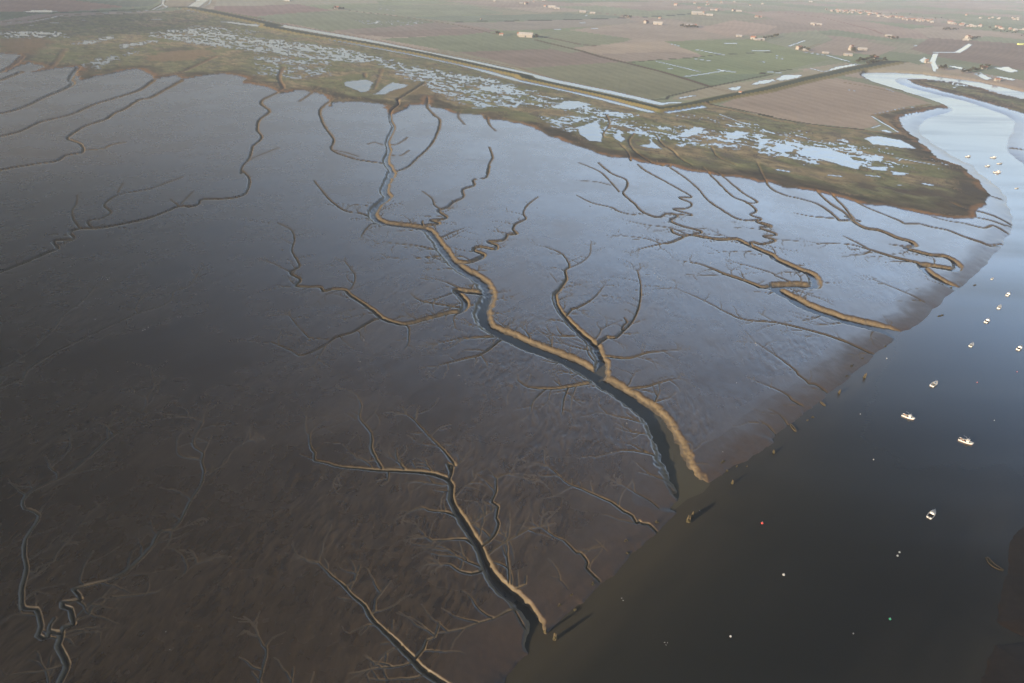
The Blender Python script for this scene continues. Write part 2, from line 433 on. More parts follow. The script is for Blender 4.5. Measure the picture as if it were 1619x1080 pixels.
C('C1 180,890 205,940', .5, .5, .15, .3)
C('D1 550,40 450,180 350,290 330,340 230,380 215,405 160,405', .5, .6, .12, .3)
C('C1 700,500 660,560 665,640', .4, .5, .12, .2)
C('D2 30,790 60,850 85,880 70,970 40,1079 -10,1200', .5, .8, .15, .5)
C('D1 1540,1020 1619,1110', .5, .6, .15, .3)
C('D2 250,990 235,1079 235,1150', .5, .5, .12, .3)
C('D2 370,1020 350,1079 345,1150', .5, .5, .12, .2)
# gullies through the saltings
C('A3 610,700 630,760 590,830 640,850', 1.8, 1.8, .8, .8)
C('A3 780,820 750,860 770,910 830,960 900,1000 1000,1015', 1.6, 2.0, .8, 1.0)
C('A3 920,840 960,890 1010,920 1060,970 1130,1010', 1.8, 2.2, .8, 1.0)
C('A3 690,880 740,930 760,980', 1.4, 1.8, .6, .8)
C('A3 1250,900 1290,960 1400,1010', 1.4, 1.6, .6, .8)
C('A1 400,300 330,400 280,420', 1.4, 1.6, .5, .8)
C('A1 1330,340 1200,400 1110,440 960,470', 2.2, 2.4, .8, 1.0)
C('A2 190,410 160,470 190,545', 2.0, 2.0, .8, .9)
C('A2 680,450 685,475', 2.0, 2.0, .8, .9)
C('A2 790,420 760,500 740,550', 1.4, 1.4, .5, .6)
C('A2 410,525 340,580 280,620', 1.6, 1.2, .4, .3)
C('A2 1270,675 1250,710 1290,760', 1.2, 1.0, .3, .3)
C('A2 1430,715 1440,760 1480,800', 1.6, 1.2, .5, .3)
C('A2 1000,-900 1000,-890', .1, .1, .01, .01)

# small rills that feed the named creeks (grown, not traced)
rng = random.Random(7)
MRG = []


def grow(x, y, ang, L, w, d, lev):
    r = [(x, y)]
    n = 6
    for j in range(n):
        x += math.cos(ang) * L / n; y += math.sin(ang) * L / n; ang += rng.uniform(-.38, .38)
        r.append((x, y))
        if lev and j >= 1 and rng.random() < .62:
            grow(x, y, ang + rng.choice((-1, 1)) * rng.uniform(.5, .95), L * rng.uniform(.3, .55), w * (.85 - .07 * j), d * (.75 - .09 * j), lev - 1)
    MRG.append((r, w, w * .6, d, d * .12))


for (pts, w0, w1, d0, d1) in list(CRK):
    if max(p[1] for p in pts) < 190:
        continue
    W3 = [un(p[0], p[1]) for p in pts]
    seg = [math.hypot(W3[k + 1][0] - W3[k][0], W3[k + 1][1] - W3[k][1]) for k in range(len(pts) - 1)]
    tot = sum(seg)
    if min(p[1] for p in pts) > 230 and w0 < 1.1 and tot > 18:           # a fan of twigs at the head
        a0 = math.atan2(W3[0][1] - W3[1][1], W3[0][0] - W3[1][0])
        for da in (-.75, -.25, .3, .8):
            if rng.random() < .6:
                grow(W3[0][0], W3[0][1], a0 + da + rng.uniform(-.15, .15), min(26, 6 + tot * .12) * rng.uniform(.6, 1.2), .62, max(.14, d0 * .8), 1)
    s = rng.uniform(3, 8)
    while s < tot:
        a = s; k = 0
        while k < len(seg) - 1 and a > seg[k]:
            a -= seg[k]; k += 1
        f = min(1, a / max(seg[k], 1e-6))
        x = W3[k][0] + (W3[k + 1][0] - W3[k][0]) * f; y = W3[k][1] + (W3[k + 1][1] - W3[k][1]) * f
        ang = math.atan2(W3[k][1] - W3[k + 1][1], W3[k][0] - W3[k + 1][0]) + rng.choice((-1, 1)) * rng.uniform(.6, 1.35)
        w = w0 + (w1 - w0) * s / tot
        grow(x, y, ang, rng.uniform(5, 15) * (1 + min(w, 4) * .45), .5 + .12 * min(w, 4), .20 + .13 * min(w, 4), 1 if w > 1.3 else 0)
        s += rng.uniform(6, 20)


def to_px(x, y, z=0.0):
    d = np.array([x, y, z - H])
    zc = d @ cF
    return CX + FPX * (d @ axX) / zc, CY - FPX * (d @ axY) / zc


cut = np.zeros((NY, NX))
cprof = np.zeros((NY, NX))
warp = (fbm(WX / 3.2, WY / 3.2, 11, 3) - 0.5) * 2 + (fbm(WX / 13, WY / 13, 12, 2) - 0.5) * 2.2


def carve(pa, pb, wa, wb, wda, wdb, A, B, big=False):
    """pa,pb photo points; A,B world points"""
    m = max(wa, wb) * 1.5 + 1.5
    i0, i1, j0, j1 = window([pa, pb], m / px_scale(CX, min(max(pa[1], pb[1]), 1300)) + 4)
    if i1 <= i0 or j1 <= j0:
        return
    X = WX[j0:j1, i0:i1]; Y = WY[j0:j1, i0:i1]
    vx, vy = B[0] - A[0], B[1] - A[1]
    t = np.clip(((X - A[0]) * vx + (Y - A[1]) * vy) / (vx * vx + vy * vy + 1e-9), 0, 1)
    d = np.hypot(X - A[0] - t * vx, Y - A[1] - t * vy)
    w = wa + (wb - wa) * t
    w = w * (.62 + .38 * np.clip((w - 1.5) / 3.0, 0, 1))
    dep = wda + (wdb - wda) * t
    if big:
        dd_ = math.hypot(A[0], A[1])
        w = np.maximum(w, .42 * STEP * (dd_ / FPX) * math.hypot(dd_, H) / H)
    fl = np.clip((w - 2.0) / 8.0, 0, .34)
    u = np.clip((1 + .18 * warp[j0:j1, i0:i1] - d / w) / (1 - fl), 0, 1)
    prof = u * (1.25 - .25 * u)
    c = dep * prof
    s = cut[j0:j1, i0:i1]
    mm = c > s
    s[mm] = c[mm]
    q = cprof[j0:j1, i0:i1]
    q[mm] = np.clip(prof[mm] * 1.3, 0, 1) * np.clip(.20 + dep[mm] / 1.15, 0, 1)


for (pts, w0, w1, d0, d1) in CRK:
    Wp = [un(p[0], p[1], -0.4) for p in pts]
    L = [0]
    for k in range(len(pts) - 1):
        L.append(L[-1] + math.hypot(Wp[k + 1][0] - Wp[k][0], Wp[k + 1][1] - Wp[k][1]))
    # smooth, slightly wandering line through the traced points (Catmull-Rom)
    n = len(pts)
    fine = []
    for k in range(n - 1):
        p0 = Wp[max(k - 1, 0)]; p1 = Wp[k]; p2 = Wp[k + 1]; p3 = Wp[min(k + 2, n - 1)]
        seg = L[k + 1] - L[k]
        ns = max(1, min(12, int(seg / 2.2)))
        for j in range(ns):
            t = j / ns
            q = [0.5 * (2 * p1[i] + (p2[i] - p0[i]) * t + (2 * p0[i] - 5 * p1[i] + 4 * p2[i] - p3[i]) * t * t + (3 * p1[i] - p0[i] - 3 * p2[i] + p3[i]) * t ** 3) for i in (0, 1)]
            jit = min(.35, w0 * .22) if w1 < 3.5 else .25
            fine.append((q[0] + rng.uniform(-jit, jit), q[1] + rng.uniform(-jit, jit), (L[k] + seg * t) / max(L[-1], 1e-6)))
    fine.append((Wp[-1][0], Wp[-1][1], 1.0))
    for k in range(len(fine) - 1):
        a, b = fine[k], fine[k + 1]
        carve(to_px(a[0], a[1]), to_px(b[0], b[1]), w0 + (w1 - w0) * a[2], w0 + (w1 - w0) * b[2],
              d0 + (d1 - d0) * a[2], d0 + (d1 - d0) * b[2], a, b, True)
for (r, w0, w1, d0, d1) in MRG:
    n = len(r) - 1
    for k in range(n):
        a, b = r[k], r[k + 1]
        if a[1] < 60 or b[1] < 60 or math.hypot(*a) > 620:
            continue
        f0, f1 = k / n, (k + 1) / n
        carve(to_px(*a), to_px(*b), w0 + (w1 - w0) * f0, w0 + (w1 - w0) * f1, d0 + (d1 - d0) * f0, d0 + (d1 - d0) * f1, a, b)

# ------------------------------------------------------------------ heights
DX, DY = 0.682, -0.731          # run of the sea wall
ua = WX * DX + WY * DY
va = WX * 0.731 + WY * 0.682
z = (fbm(WX / 60, WY / 60, 5, 3) - .5) * .3 * sstep(0, 30, sdr)
# drainage runnels on the open mud: low ridges running towards the river
wx = WX + (fbm(WX / 18, WY / 18, 21, 2) - .5) * 6
wy = WY + (fbm(WX / 18, WY / 18, 22, 2) - .5) * 6
rx = wx * .96 - wy * .28
ry = wx * .28 + wy * .96
run = fbm(rx / 1.15, ry / 3.8, 31, 3)
run2 = fbm(rx / 5.0, ry / 15, 33, 2)
open_mud = (1 - marsh) * sstep(14, 26, sdr) * (1 - np.clip(cprof * 3, 0, 1))
near = np.clip(1 - (DIST - 330) / 500, 0, 1)
patch = sstep(.42, .62, fbm(WX / 70, WY / 70, 41, 3))
z = z + open_mud * near * (run - .5) * .15 * (.4 + patch) + open_mud * near * (run2 - .5) * .18
z = z + marsh * (.8 + (fbm(WX / 9, WY / 9, 51, 3) - .5) * .6)
bw = 17 - 3 * sstep(450, 800, DIST) - 5 * marsh
u = np.clip(sdr / bw, 0, 1)
prof = np.sqrt(u * (2 - u)) * .5 + .5 * u
z = WATER_Z + (z - WATER_Z) * prof
z = np.where(sdr < 0, WATER_Z + sdr * .10, z)
z = z + np.clip(cprof * 1.5, 0, 1) * np.clip(cut / 2, 0, 1) * (fbm(WX / 1.6, WY / 1.6, 171, 3) - .5) * .38
z = z - cut * np.clip(.35 + .65 * sstep(-6, 8, sdr) + .4 * (cut > 2.3), 0, 1)
z = np.maximum(z, -7)

# sea wall
dyke = P('A1 1120,45 1300,80 1619,148 A2 60,160 300,206 600,252 740,277 1000,325 1300,389 1619,458 A3 100,478 300,520 600,585 850,645 935,668 1050,655 1180,632 1430,580 1619,548 A4 50,553 350,480 640,418 860,378')
dd = polydist(dyke, 3, 110)
land_side = inside(dyke + [(1850, 92), (2300, 60), (2300, -21), (-600, -21), (-300, 8)], 3)
ks = np.clip(DIST / 1350, .8, 2.2)
slope_w = np.where(land_side, 29 * ks, 9 * ks)
z = z + 3.3 * np.clip(1 - (dd - 1.5) / slope_w, 0, 1) * (sdr > 0)

# ------------------------------------------------------------------ what covers the ground: base colour, roughness, specular
farm_poly = P('A3 0,420 A2 1619,425 1300,362 1000,306 740,250 600,225 300,175 0,122 A1 1619,115 1300,60 1180,55 1100,60 1000,75 600,92 350,105 200,140 0,160') + [(-700, 60), (-700, -25), (2300, -25), (2300, 300)] + \
    P('A4 1619,560 1450,515 1350,495 1200,478 1000,450 830,440 640,440 625,455 660,480 750,515 900,562 1050,605 1130,638 1060,650 900,660 690,705 760,760 850,812 640,795 300,758 0,705 A3 1400,670 1230,632 1180,620 1050,640 930,650 600,575 300,510')
farm = inside(farm_poly)
alb = np.zeros((NY, NX, 3), np.float32)
rgh = np.zeros((NY, NX), np.float32)
spc = np.zeros((NY, NX), np.float32)


def mix(mask, c):
    global alb
    m = np.clip(mask, 0, 1)[..., None]
    alb = alb * (1 - m) + np.array(c, np.float32) * m


# mud
n1 = fbm(WX / 40, WY / 40, 61, 4)
n2 = fbm(WX / 6, WY / 6, 62, 3)
mud = np.array([.051, .036, .0215], np.float32)
alb[:] = mud
alb *= (.74 + .5 * n1 * (.6 + .8 * n2) + .85 * open_mud * near * (run - .5) * (.6 + patch))[..., None]
rgh[:] = .27 + .10 * (n1 - .5) + .05 * (n2 - .5)
spc[:] = .95
farr = sstep(450, 800, DIST)
silt = (1 - sstep(5, 24, sdr + 10 * (n2 - .5) + 18 * (n1 - .5))) * (1 - marsh)
mix(silt * .8, (.060, .040, .028))
streak = sstep(.55, .75, fbm(ua / 5, va / 30, 71, 3)) * silt
mix(streak * .5, (.035, .026, .02))
rgh += silt * .25 * (1 - .8 * farr)
spc = spc * (1 - silt * .6 * (1 - farr))
bank = np.clip(cprof * 1.6, 0, 1)
wet_shade = sstep(.5, .85, cprof) * sstep(.9, 1.6, cut)
mix(bank * .88, (.175, .136, .084))
mix(bank * wet_shade * .75, (.062, .052, .040))  # lower bank darkened as wet mud, and to stand in for slope shade
wetk = bank * wet_shade
rgh = rgh * (1 - bank) + .9 * bank - .5 * bank * wet_shade
spc = spc * (1 - bank) + .45 * wetk
deep = sstep(1.5, 2.6, cut)
floor_wet = sstep(.9, 1.0, cprof) * (cut > 1.0)
rgh = rgh * (1 - floor_wet) + .25 * floor_wet

weedy = (PXg > 1480) * sstep(740, 800, PYg) * (sdr > -2)      # not weed: far bank's colour darkened to imitate lens vignetting in the corner
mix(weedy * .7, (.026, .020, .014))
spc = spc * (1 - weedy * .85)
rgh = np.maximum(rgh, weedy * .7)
# saltings
g1 = fbm(ua / 60, va / 28, 81, 4); g2 = fbm(ua / 16, va / 9, 82, 3); g3 = fbm(WX / 130, WY / 130, 83, 3)
mg = np.zeros((NY, NX, 3), np.float32)
t = sstep(.38, .62, g1)[..., None]
mg[:] = np.array([.118, .120, .055]) * (1 - t) + np.array([.180, .145, .080]) * t
t = sstep(.5, .66, g3)[..., None]
mg = mg * (1 - t) + np.array([.115, .115, .055]) * t
mg *= (.35 + 1.75 * g2)[..., None]
scr = (1 - sstep(22, 46, sdm + (g1 - .5) * 60)) * sstep(180, 240, PXg * .4 + PYg * 0 + 0)
scr = np.clip((1 - sstep(16, 42, sdm + (g1 - .5) * 50)), 0, 1) * (.85 + .15 * sstep(650, 900, PXg))
t = (scr * .92)[..., None]
mg = mg * (1 - t) + (np.array([.056, .042, .024]) * (.30 + 1.4 * g2)[..., None]) * t
rim = (1 - sstep(2.5, 7, sdm_n / np.clip(DIST / 650, 1, 2.2))) * sstep(.35, .55, fbm(WX / 25, WY / 25, 84, 3))
t = (rim * .85)[..., None]
mg = mg * (1 - t) + np.array([.21, .115, .05]) * t
m3 = marsh[..., None]
alb = alb * (1 - m3) + mg * m3
rgh = rgh * (1 - marsh) + .85 * marsh
spc = spc * (1 - marsh) + .2 * marsh
rdg = np.abs(fbm(WX / 46 + .8 * wob, WY / 60, 301, 2) - .5)
rdl = (1 - sstep(.010, .024, rdg)) * marsh * sstep(.40, .5, fbm(WX / 110, WY / 110, 302, 2))
mix(rdl * .75, (.21, .155, .085))
mix((1 - sstep(.001, .006, rdg)) * marsh * .8 * (rdl > .3), (.05, .04, .028))
rdg2 = np.abs(fbm(ua / 30, va / 24, 303, 3) - .5)
mix((1 - sstep(.008, .03, rdg2)) * marsh * (1 - scr) * .45, (.07, .075, .032))
mix(sstep(.60, .72, fbm(ua / 24, va / 11, 304, 3)) * marsh * (1 - scr) * .6, (.10, .085, .07))
mix(sstep(.62, .72, fbm(WX / 75, WY / 60, 305, 3)) * marsh * (1 - scr * .5) * .7, (.135, .15, .06))
gul = marsh * np.clip(cut * 1.2, 0, 1)
mix(gul * .8, (.19, .115, .06))
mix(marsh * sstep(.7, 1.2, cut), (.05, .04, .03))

# farmland: a patchwork laid out along the sea wall, then the fields that can be told apart
band = np.floor(va / 310 + .25 * (vnoise(ua / 900, ua * 0, 90) - .5))
off = _h(band, band * 0, 91) * 400
cell = np.floor((ua + off) / (170 + 240 * _h(band, band * 0 + 3, 92)))
hc = _h(cell, band, 93)
pal = np.array([[.105, .120, .060], [.150, .105, .080], [.120, .128, .072], [.165, .118, .088], [.135, .118, .075], [.098, .112, .060], [.185, .135, .10], [.12, .12, .07]], np.float32)
fc = pal[np.clip((hc * 8).astype(int), 0, 7)]
alb = np.where(farm[..., None], fc, alb)
FIELDS = [
    ('PX -700,-25 110,-20 108,0 160,6 210,12 240,8 100,19 0,19 -230,24 -700,50', (.165, .088, .052)),
    ('PX 108,-20 340,-25 300,0 256,0 240,9 205,12 160,6 108,0', (.075, .085, .05)),
    ('PX 256,0 330,-25 350,-10 340,8 320,16 300,14 250,12', (.15, .115, .07)),
    ('PX 340,10 400,10 472,7 525,17 439,23 400,27 335,22', (.125, .075, .062)),
    ('PX 340,10 350,-25 560,-25 600,6 472,7 400,10', (.15, .13, .09)),
    ('PX 400,28 439,23 540,17 640,27 690,36 600,45 520,50 460,38', (.098, .105, .06)),
    ('PX 530,48 600,44 690,36 735,42 700,46 560,54', (.13, .098, .078)),
    ('PX 556,54 700,46 760,46 790,49 730,56 620,60', (.118, .082, .066)),
    ('PX 600,62 730,56 800,49 872,70 870,78 725,83 680,76', (.098, .108, .058)),
    ('PX 540,16 600,8 740,8 800,22 700,26 640,26', (.11, .118, .07)),
    ('PX 640,27 700,26 900,22 980,26 980,30 870,32 760,35 700,33', (.09, .105, .07)),
    ('PX 700,35 760,36 990,29 1010,36 880,46 800,49', (.14, .115, .092)),
    ('PX 725,83 870,78 900,84 925,82 1000,100 900,104 830,108 790,98', (.128, .088, .068)),
    ('PX 810,110 900,104 990,98 1120,138 1070,148 1025,160 1000,158 880,126', (.108, .104, .056)),
    ('PX 800,107 815,108 900,132 1030,158 1010,159 940,146 800,109', (.16, .14, .075)),
    ('PX 845,57 860,60 920,76 945,73 990,66 1000,62 905,50 870,50', (.118, .122, .066)),
    ('PX 905,76 945,72 990,68 1050,66 1130,90 1060,95 990,98', (.20, .142, .098)),
    ('PX 950,86 1060,82 1135,90 1060,96 993,98', (.155, .112, .085)),
    ('PX 1050,66 1195,62 1260,80 1310,95 1215,118 1150,106 1100,84', (.108, .124, .052)),
    ('PX 990,98 1060,95 1140,88 1215,118 1120,120 1070,122', (.102, .122, .052)),
    ('PX 1070,122 1120,119 1215,117 1212,121 1128,137', (.082, .105, .055)),
    ('PX 900,48 1060,30 1110,40 1200,52 1165,60 1050,66 1000,62', (.175, .128, .096)),
    ('PX 1100,46 1160,32 1230,42 1210,52 1150,58', (.20, .132, .098)),
    ('PX 1190,58 1290,48 1330,70 1270,84', (.125, .125, .075)),
    ('PX 1270,82 1330,58 1420,76 1380,92 1340,90', (.165, .118, .088)),
    ('PX 1310,95 1345,84 1420,92 1440,104 1350,102', (.105, .122, .06)),
    ('PX 1170,18 1300,22 1450,48 1470,62 1400,60 1250,36', (.175, .115, .088)),
    ('PX 1470,60 1619,70 1850,90 1850,120 1619,112 1480,90 1440,78', (.118, .078, .058)),
    ('PX 1480,90 1619,112 1619,128 1560,118 1500,108 1470,100', (.10, .11, .06)),
    ('PX 1380,100 1440,100 1500,114 1560,124 1480,118 1370,114', (.18, .14, .09)),
    ('PX 1128,137 1200,127 1310,105 1330,100 1350,104 1290,122 1200,140 1090,160 1060,158 1075,150', (.165, .135, .085)),
    ('A4 -240,640 0,560 120,530 350,490 480,480 640,510 800,545 1050,632 900,655 680,705 740,760 640,790 300,755 0,703', (.175, .122, .088)),
    ('A4 690,705 760,755 640,792 830,812', (.13, .12, .065)),
    ('PX 0,19 100,19 205,15 236,12 225,18 60,23 0,34 -230,45 -230,28', (.07, .08, .035)),
]
for spec, c in FIELDS:
    mk = inside(P(spec)) & farm
    alb[mk] = c
# texture of the fields: blotches, and furrows along each field
fn = fbm(WX / 90, WY / 90, 95, 4)
fur = np.sin((ua * .35 + va * .94) / 4.2 + 3 * fbm(WX / 60, WY / 60, 96, 2))
fm = (.82 + .36 * fn + .05 * fur + .10 * (fbm(ua / 60, va / 6, 97, 2) - .5))
alb = np.where(farm[..., None], (alb * .70 + alb.mean(-1, keepdims=True) * .30) * np.array([.94, 1.0, 1.0]) * 2.05 * fm[..., None], alb)
rgh = np.where(farm, .95, rgh)
spc = np.where(farm, .1, spc)
# grass of the sea wall
dk = (dd < slope_w) & (sdr > 0)
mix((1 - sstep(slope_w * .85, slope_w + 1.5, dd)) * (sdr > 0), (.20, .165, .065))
mix((1 - sstep(slope_w * .7, slope_w, dd)) * land_side * (sdr > 0), (.045, .055, .028))  # land side in dark green, deepened to stand in for shade
spc = np.where(dk, .1, spc); rgh = np.where(dk, .9, rgh)


def line(spec, hw, c, soft=1.5, zz=0.0):
    d = polydist(P(spec), zz, hw + soft + 8)
    mix(1 - sstep(hw, hw + soft, d), c)


TRK = (.235, .185, .125); HED = (.05, .048, .03)
line('A1 1300,58 A2 0,112 300,168 600,218 740,243 1000,298 1300,352 1619,415 A3 300,487 600,548 800,592 900,618', 2.5, (.22, .15, .11))
line('A3 180,245 300,275 450,310 580,350 700,378 950,440 1100,485 1240,530', 6, (.10, .075, .05))
line('A3 150,215 300,240 450,272 545,282', 5, (.13, .08, .065))
line('A2 560,62 800,90 1000,118 1250,155 1460,205 A3 0,213 60,215', 3, (.15, .105, .08))
line('A3 0,130 200,126 400,121 720,111', 9, (.04, .04, .035))
line('A3 840,105 1000,96 1150,84', 9, (.045, .045, .04))
line('A2 1200,138 1350,132 1500,128 1619,126', 4, (.06, .055, .05))
line('A3 520,75 640,88 800,105', 6, (.23, .16, .12))
line('A3 900,612 980,605 990,590 1240,532', 2.2, (.05, .05, .035))
line('A3 1240,532 1400,500 1619,455 A4 0,450 200,425', 2.5, (.06, .055, .035))
line('A3 1240,535 1400,568', 2.5, TRK)
line('A3 750,383 950,365 1120,355 1300,335 1619,320', 2.5, (.07, .075, .045))
line('A3 1200,632 1400,668 1619,712 A4 0,700 100,722 300,757 450,775 640,793', 2.0, (.05, .045, .03))
line('A3 1220,642 1400,680 1619,726 A4 100,735 220,755', 2.2, (.26, .175, .09))
line('A4 300,768 640,800 860,818', 2.0, (.23, .16, .085))
line('A4 690,706 880,668 1050,640', 2.0, (.20, .14, .075))
line('A4 735,712 860,812', 3.0, (.22, .145, .07))
line('A4 640,440 625,455 660,478 750,512 900,560 1050,602 1140,640', 2.2, (.09, .065, .04))
line('A4 640,437 830,440 1000,450 1200,477 1350,497 1450,517', 2.0, (.13, .10, .06))
line('A4 520,505 700,535 800,560', 2.5, (.22, .165, .105))
line('A4 370,270 260,305 190,285', 2.0, TRK)
line('A4 0,70 120,75 400,110 700,185 760,210', 5, (.24, .15, .11))
line('A3 1000,0 1200,30 1400,50 1619,70', 5, (.21, .16, .12))
line('A4 1150,640 1060,600 830,545', 1.5, (.08, .06, .04))
line('A1 0,138 200,125 310,102 480,90 600,86 800,78 920,62 1000,15 1010,-40', 5, (.14, .125, .05))
line('A1 0,85 300,78 600,70 820,60', 3.5, (.04, .04, .035))

# scrub and reedy darker patches on the point
for spec, c in [('B4 800,150 950,140 1100,170 1140,205 1060,200 900,180', (.06, .04, .03)), ('B4 1160,120 1250,130 1340,140 1370,200 1250,175', (.055, .045, .03)),
                ('B4 570,100 640,100 690,160 620,150', (.06, .04, .03)), ('A1 980,300 1100,290 1180,295 1120,320 1000,318', (.06, .058, .035)),
                ('B4 510,60 620,70 700,120 560,100', (.16, .13, .07)), ('A1 850,360 1000,320 1250,300 1300,330 1180,370 1000,380', (.21, .145, .08)),
                ('A2 650,560 900,590 1080,560 1250,520 1000,500 800,560', (.17, .13, .065)), ('A1 0,240 260,230 330,260 200,330 0,310', (.15, .10, .05))]:
    pm = sstep(-6, 6, sdist(P(spec), 0, 30) + (g2 - .5) * 40) * marsh
    mix(pm * .8, c)

# ------------------------------------------------------------------ standing water
pool = np.zeros((NY, NX), np.float32)


def pond(spec, soft=1.2, wobble=3.0, zz=0.0):
    s = sdist(P(spec), zz, 30) + wobble * (g2 - .5) * 2
    np.maximum(pool, sstep(-soft, soft, s), out=pool)


def strip(spec, hw, soft=1.2, wobble=1.0, gaps=0.0, grow=False):
    d = polydist(P(spec), 0, hw * (2.4 if grow else 1) + 12) + wobble * (g2 - .5) * 2
    h_ = hw * (np.clip(DIST / 1350, .8, 2.3) if grow else 1)
    v = 1 - sstep(h_ - soft, h_ + soft, d)
    if gaps:
        v = v * sstep(gaps - .05, gaps + .05, fbm(ua / 30, va / 30, 121, 2))
    np.maximum(pool, v, out=pool)


strip('A1 1190,66 1400,95 1619,138 A2 0,130 300,180 600,232 740,258 1000,313 1300,372 1619,442 A3 300,497 600,558 800,602 930,635', 13, 1.5, grow=True)
strip('A3 800,604 930,637 1050,627', 6.5, 1.5, 2)
strip('A1 1380,135 1619,168 A2 0,152 200,190 450,237 700,283 1000,340 1300,405 1619,495 A3 300,540 600,612 880,685', 9, 1.5, 2, grow=True)
strip('A3 985,688 1100,670 1200,655', 6.0, 1.5, 2)
strip('A3 1060,600 1150,585', 4, 1, 2)
strip('A1 0,145 200,130 310,112 350,98 410,92', 5, 1.5, 1)
strip('A1 600,82 800,75 930,62 990,30 1000,-10', 5, 1.5, 1)
strip('A1 990,28 1020,45 960,62', 6, 1.5, 1)
strip('A1 1230,45 1275,25 1295,-20', 4, 1.5, 1)
pond('A1 1120,55 1190,10 1205,-30 1275,-30 1270,5 1215,45 1170,55', 1.5, 2)
pond('A1 130,72 220,62 280,60 360,72 270,80 180,78', 2, 3)
for s in ['A2 555,505 600,495 690,488 735,510 700,560 660,568 600,540 560,530', 'A2 735,578 820,520 850,505 945,520 930,535 850,555 800,580',
          'A3 280,660 350,620 430,618 520,640 430,662 350,668', 'A3 1050,835 1070,815 1150,778 1220,785 1160,825 1100,842', 'A3 815,892 875,882 880,850 900,870 950,912 870,905',
          'A3 1330,835 1400,800 1480,812 1420,852 1360,850', 'A3 430,780 560,740 590,870 510,865 450,820', 'A3 640,830 690,815 725,850 700,870', 'A3 1350,540 1440,528 1410,555 1380,555',
          'A3 1470,522 1540,500 1619,487 1619,505 1540,518', 'A4 0,495 90,485 105,498 0,515', 'A4 100,485 160,458 270,458 250,475 140,495',
          'A4 395,442 470,410 590,390 655,400 560,428 440,447', 'A4 640,845 720,830 870,858 965,910 880,905 700,882', 'A4 70,905 150,880 225,900 200,930 130,935',
          'A4 230,930 300,898 420,905 530,945 625,1000 610,1040 500,1012 380,975 260,955', 'A4 680,950 760,955 750,985 700,982', 'A4 640,1020 780,1022 785,1045 700,1040',
          'A4 0,850 80,850 30,890 0,935', 'A4 1440,415 1520,408 1583,435 1540,445 1480,430', 'A4 1310,450 1350,445 1430,485 1380,488', 'A4 1150,403 1230,408 1285,437 1230,425',
          'A4 1420,466 1500,472 1580,490 1540,492', 'A4 865,740 890,700 970,685 1050,680 1000,700 960,735 960,790 900,770', 'A4 1060,405 1085,410 1085,440 1060,435',
          'A4 800,1045 910,1060 900,1075 820,1070', 'A4 750,800 780,795 825,812 780,812', 'A4 975,370 1010,350 1040,365 1000,385']:
    pond(s)
    pool = pool.astype(np.float32)
for s, hw in [(s_, h_ * (1.9 if s_[:2] in ('A3', 'A4') and float(s_.split()[1].split(',')[1]) < 480 and h_ < 5 else 1)) for s_, h_ in [('A3 1000,268 1060,283', 2), ('A3 1150,303 1240,320 1320,335', 3), ('A3 1160,362 1240,372', 2.5), ('A3 920,377 1040,405 1180,440', 2), ('A3 1080,470 1200,455 1320,435', 2),
              ('A3 1300,428 1390,442', 3), ('A4 285,320 420,340 545,375', 2.5), ('A4 1080,420 1060,380 1080,330', 3.5), ('A4 1080,323 1210,322 1250,300 1290,272', 8), ('A4 685,785 745,765', 1.6),
              ('A4 690,712 780,765 850,808', 1.8), ('A4 700,700 880,662 960,655', .9), ('A4 555,552 605,560', 2), ('A4 780,545 825,563', 1.5), ('A4 195,532 215,534', 2.5),
              ('A2 745,52 800,58 860,66', 5), ('A4 0,310 60,311', 3), ('A4 60,440 130,447', 3), ('A4 105,340 140,345', 2), ('A4 115,357 150,362', 2), ('A4 0,378 30,380', 2.5),
              ('A4 320,420 400,440', 2), ('A4 30,795 100,820', 2), ('A4 120,825 190,835', 2), ('A4 300,860 480,890', 2.2), ('A4 830,965 1080,1010', 2), ('A3 1500,310 1600,312', 3),
              ('A3 355,234 395,234', 3), ('A3 985,420 1010,420', 2), ('A4 930,278 990,284', 3), ('A3 445,93 485,95', 4), ('A3 300,181 330,181', 3), ('A3 520,175 555,176', 3), ('A3 810,174 850,174', 3),
              ('A3 1340,266 1400,266', 3), ('A3 1210,268 1230,268', 3), ('A3 1545,378 1575,378', 2.5), ('A3 455,141 480,141', 3), ('A4 180,285 280,250', 2),
              ('A1 185,156 250,152', 4), ('A1 510,125 600,122', 5), ('A1 930,120 1000,122', 5), ('A1 770,118 830,118', 4), ('A1 190,218 260,222', 3), ('A1 310,140 370,142', 4),
              ('A3 600,780 625,770 680,740', 1.5), ('A3 1300,700 1460,760', 1.5), ('A3 1030,705 1120,718', 1.5), ('A3 1370,770 1440,775', 4), ('A3 1560,800 1619,812', 3),
              ('A4 120,1040 180,1050', 3), ('A3 330,730 360,735', 4), ('A3 60,650 80,630', 3), ('B4 1010,122 1050,130', 3), ('B4 850,130 880,133', 1.5), ('B4 430,70 500,78', 2.5), ('B4 660,70 730,78', 2.5), ('A2 1340,660 1390,662', 3)]]:
    strip(s, hw, .9, .7)
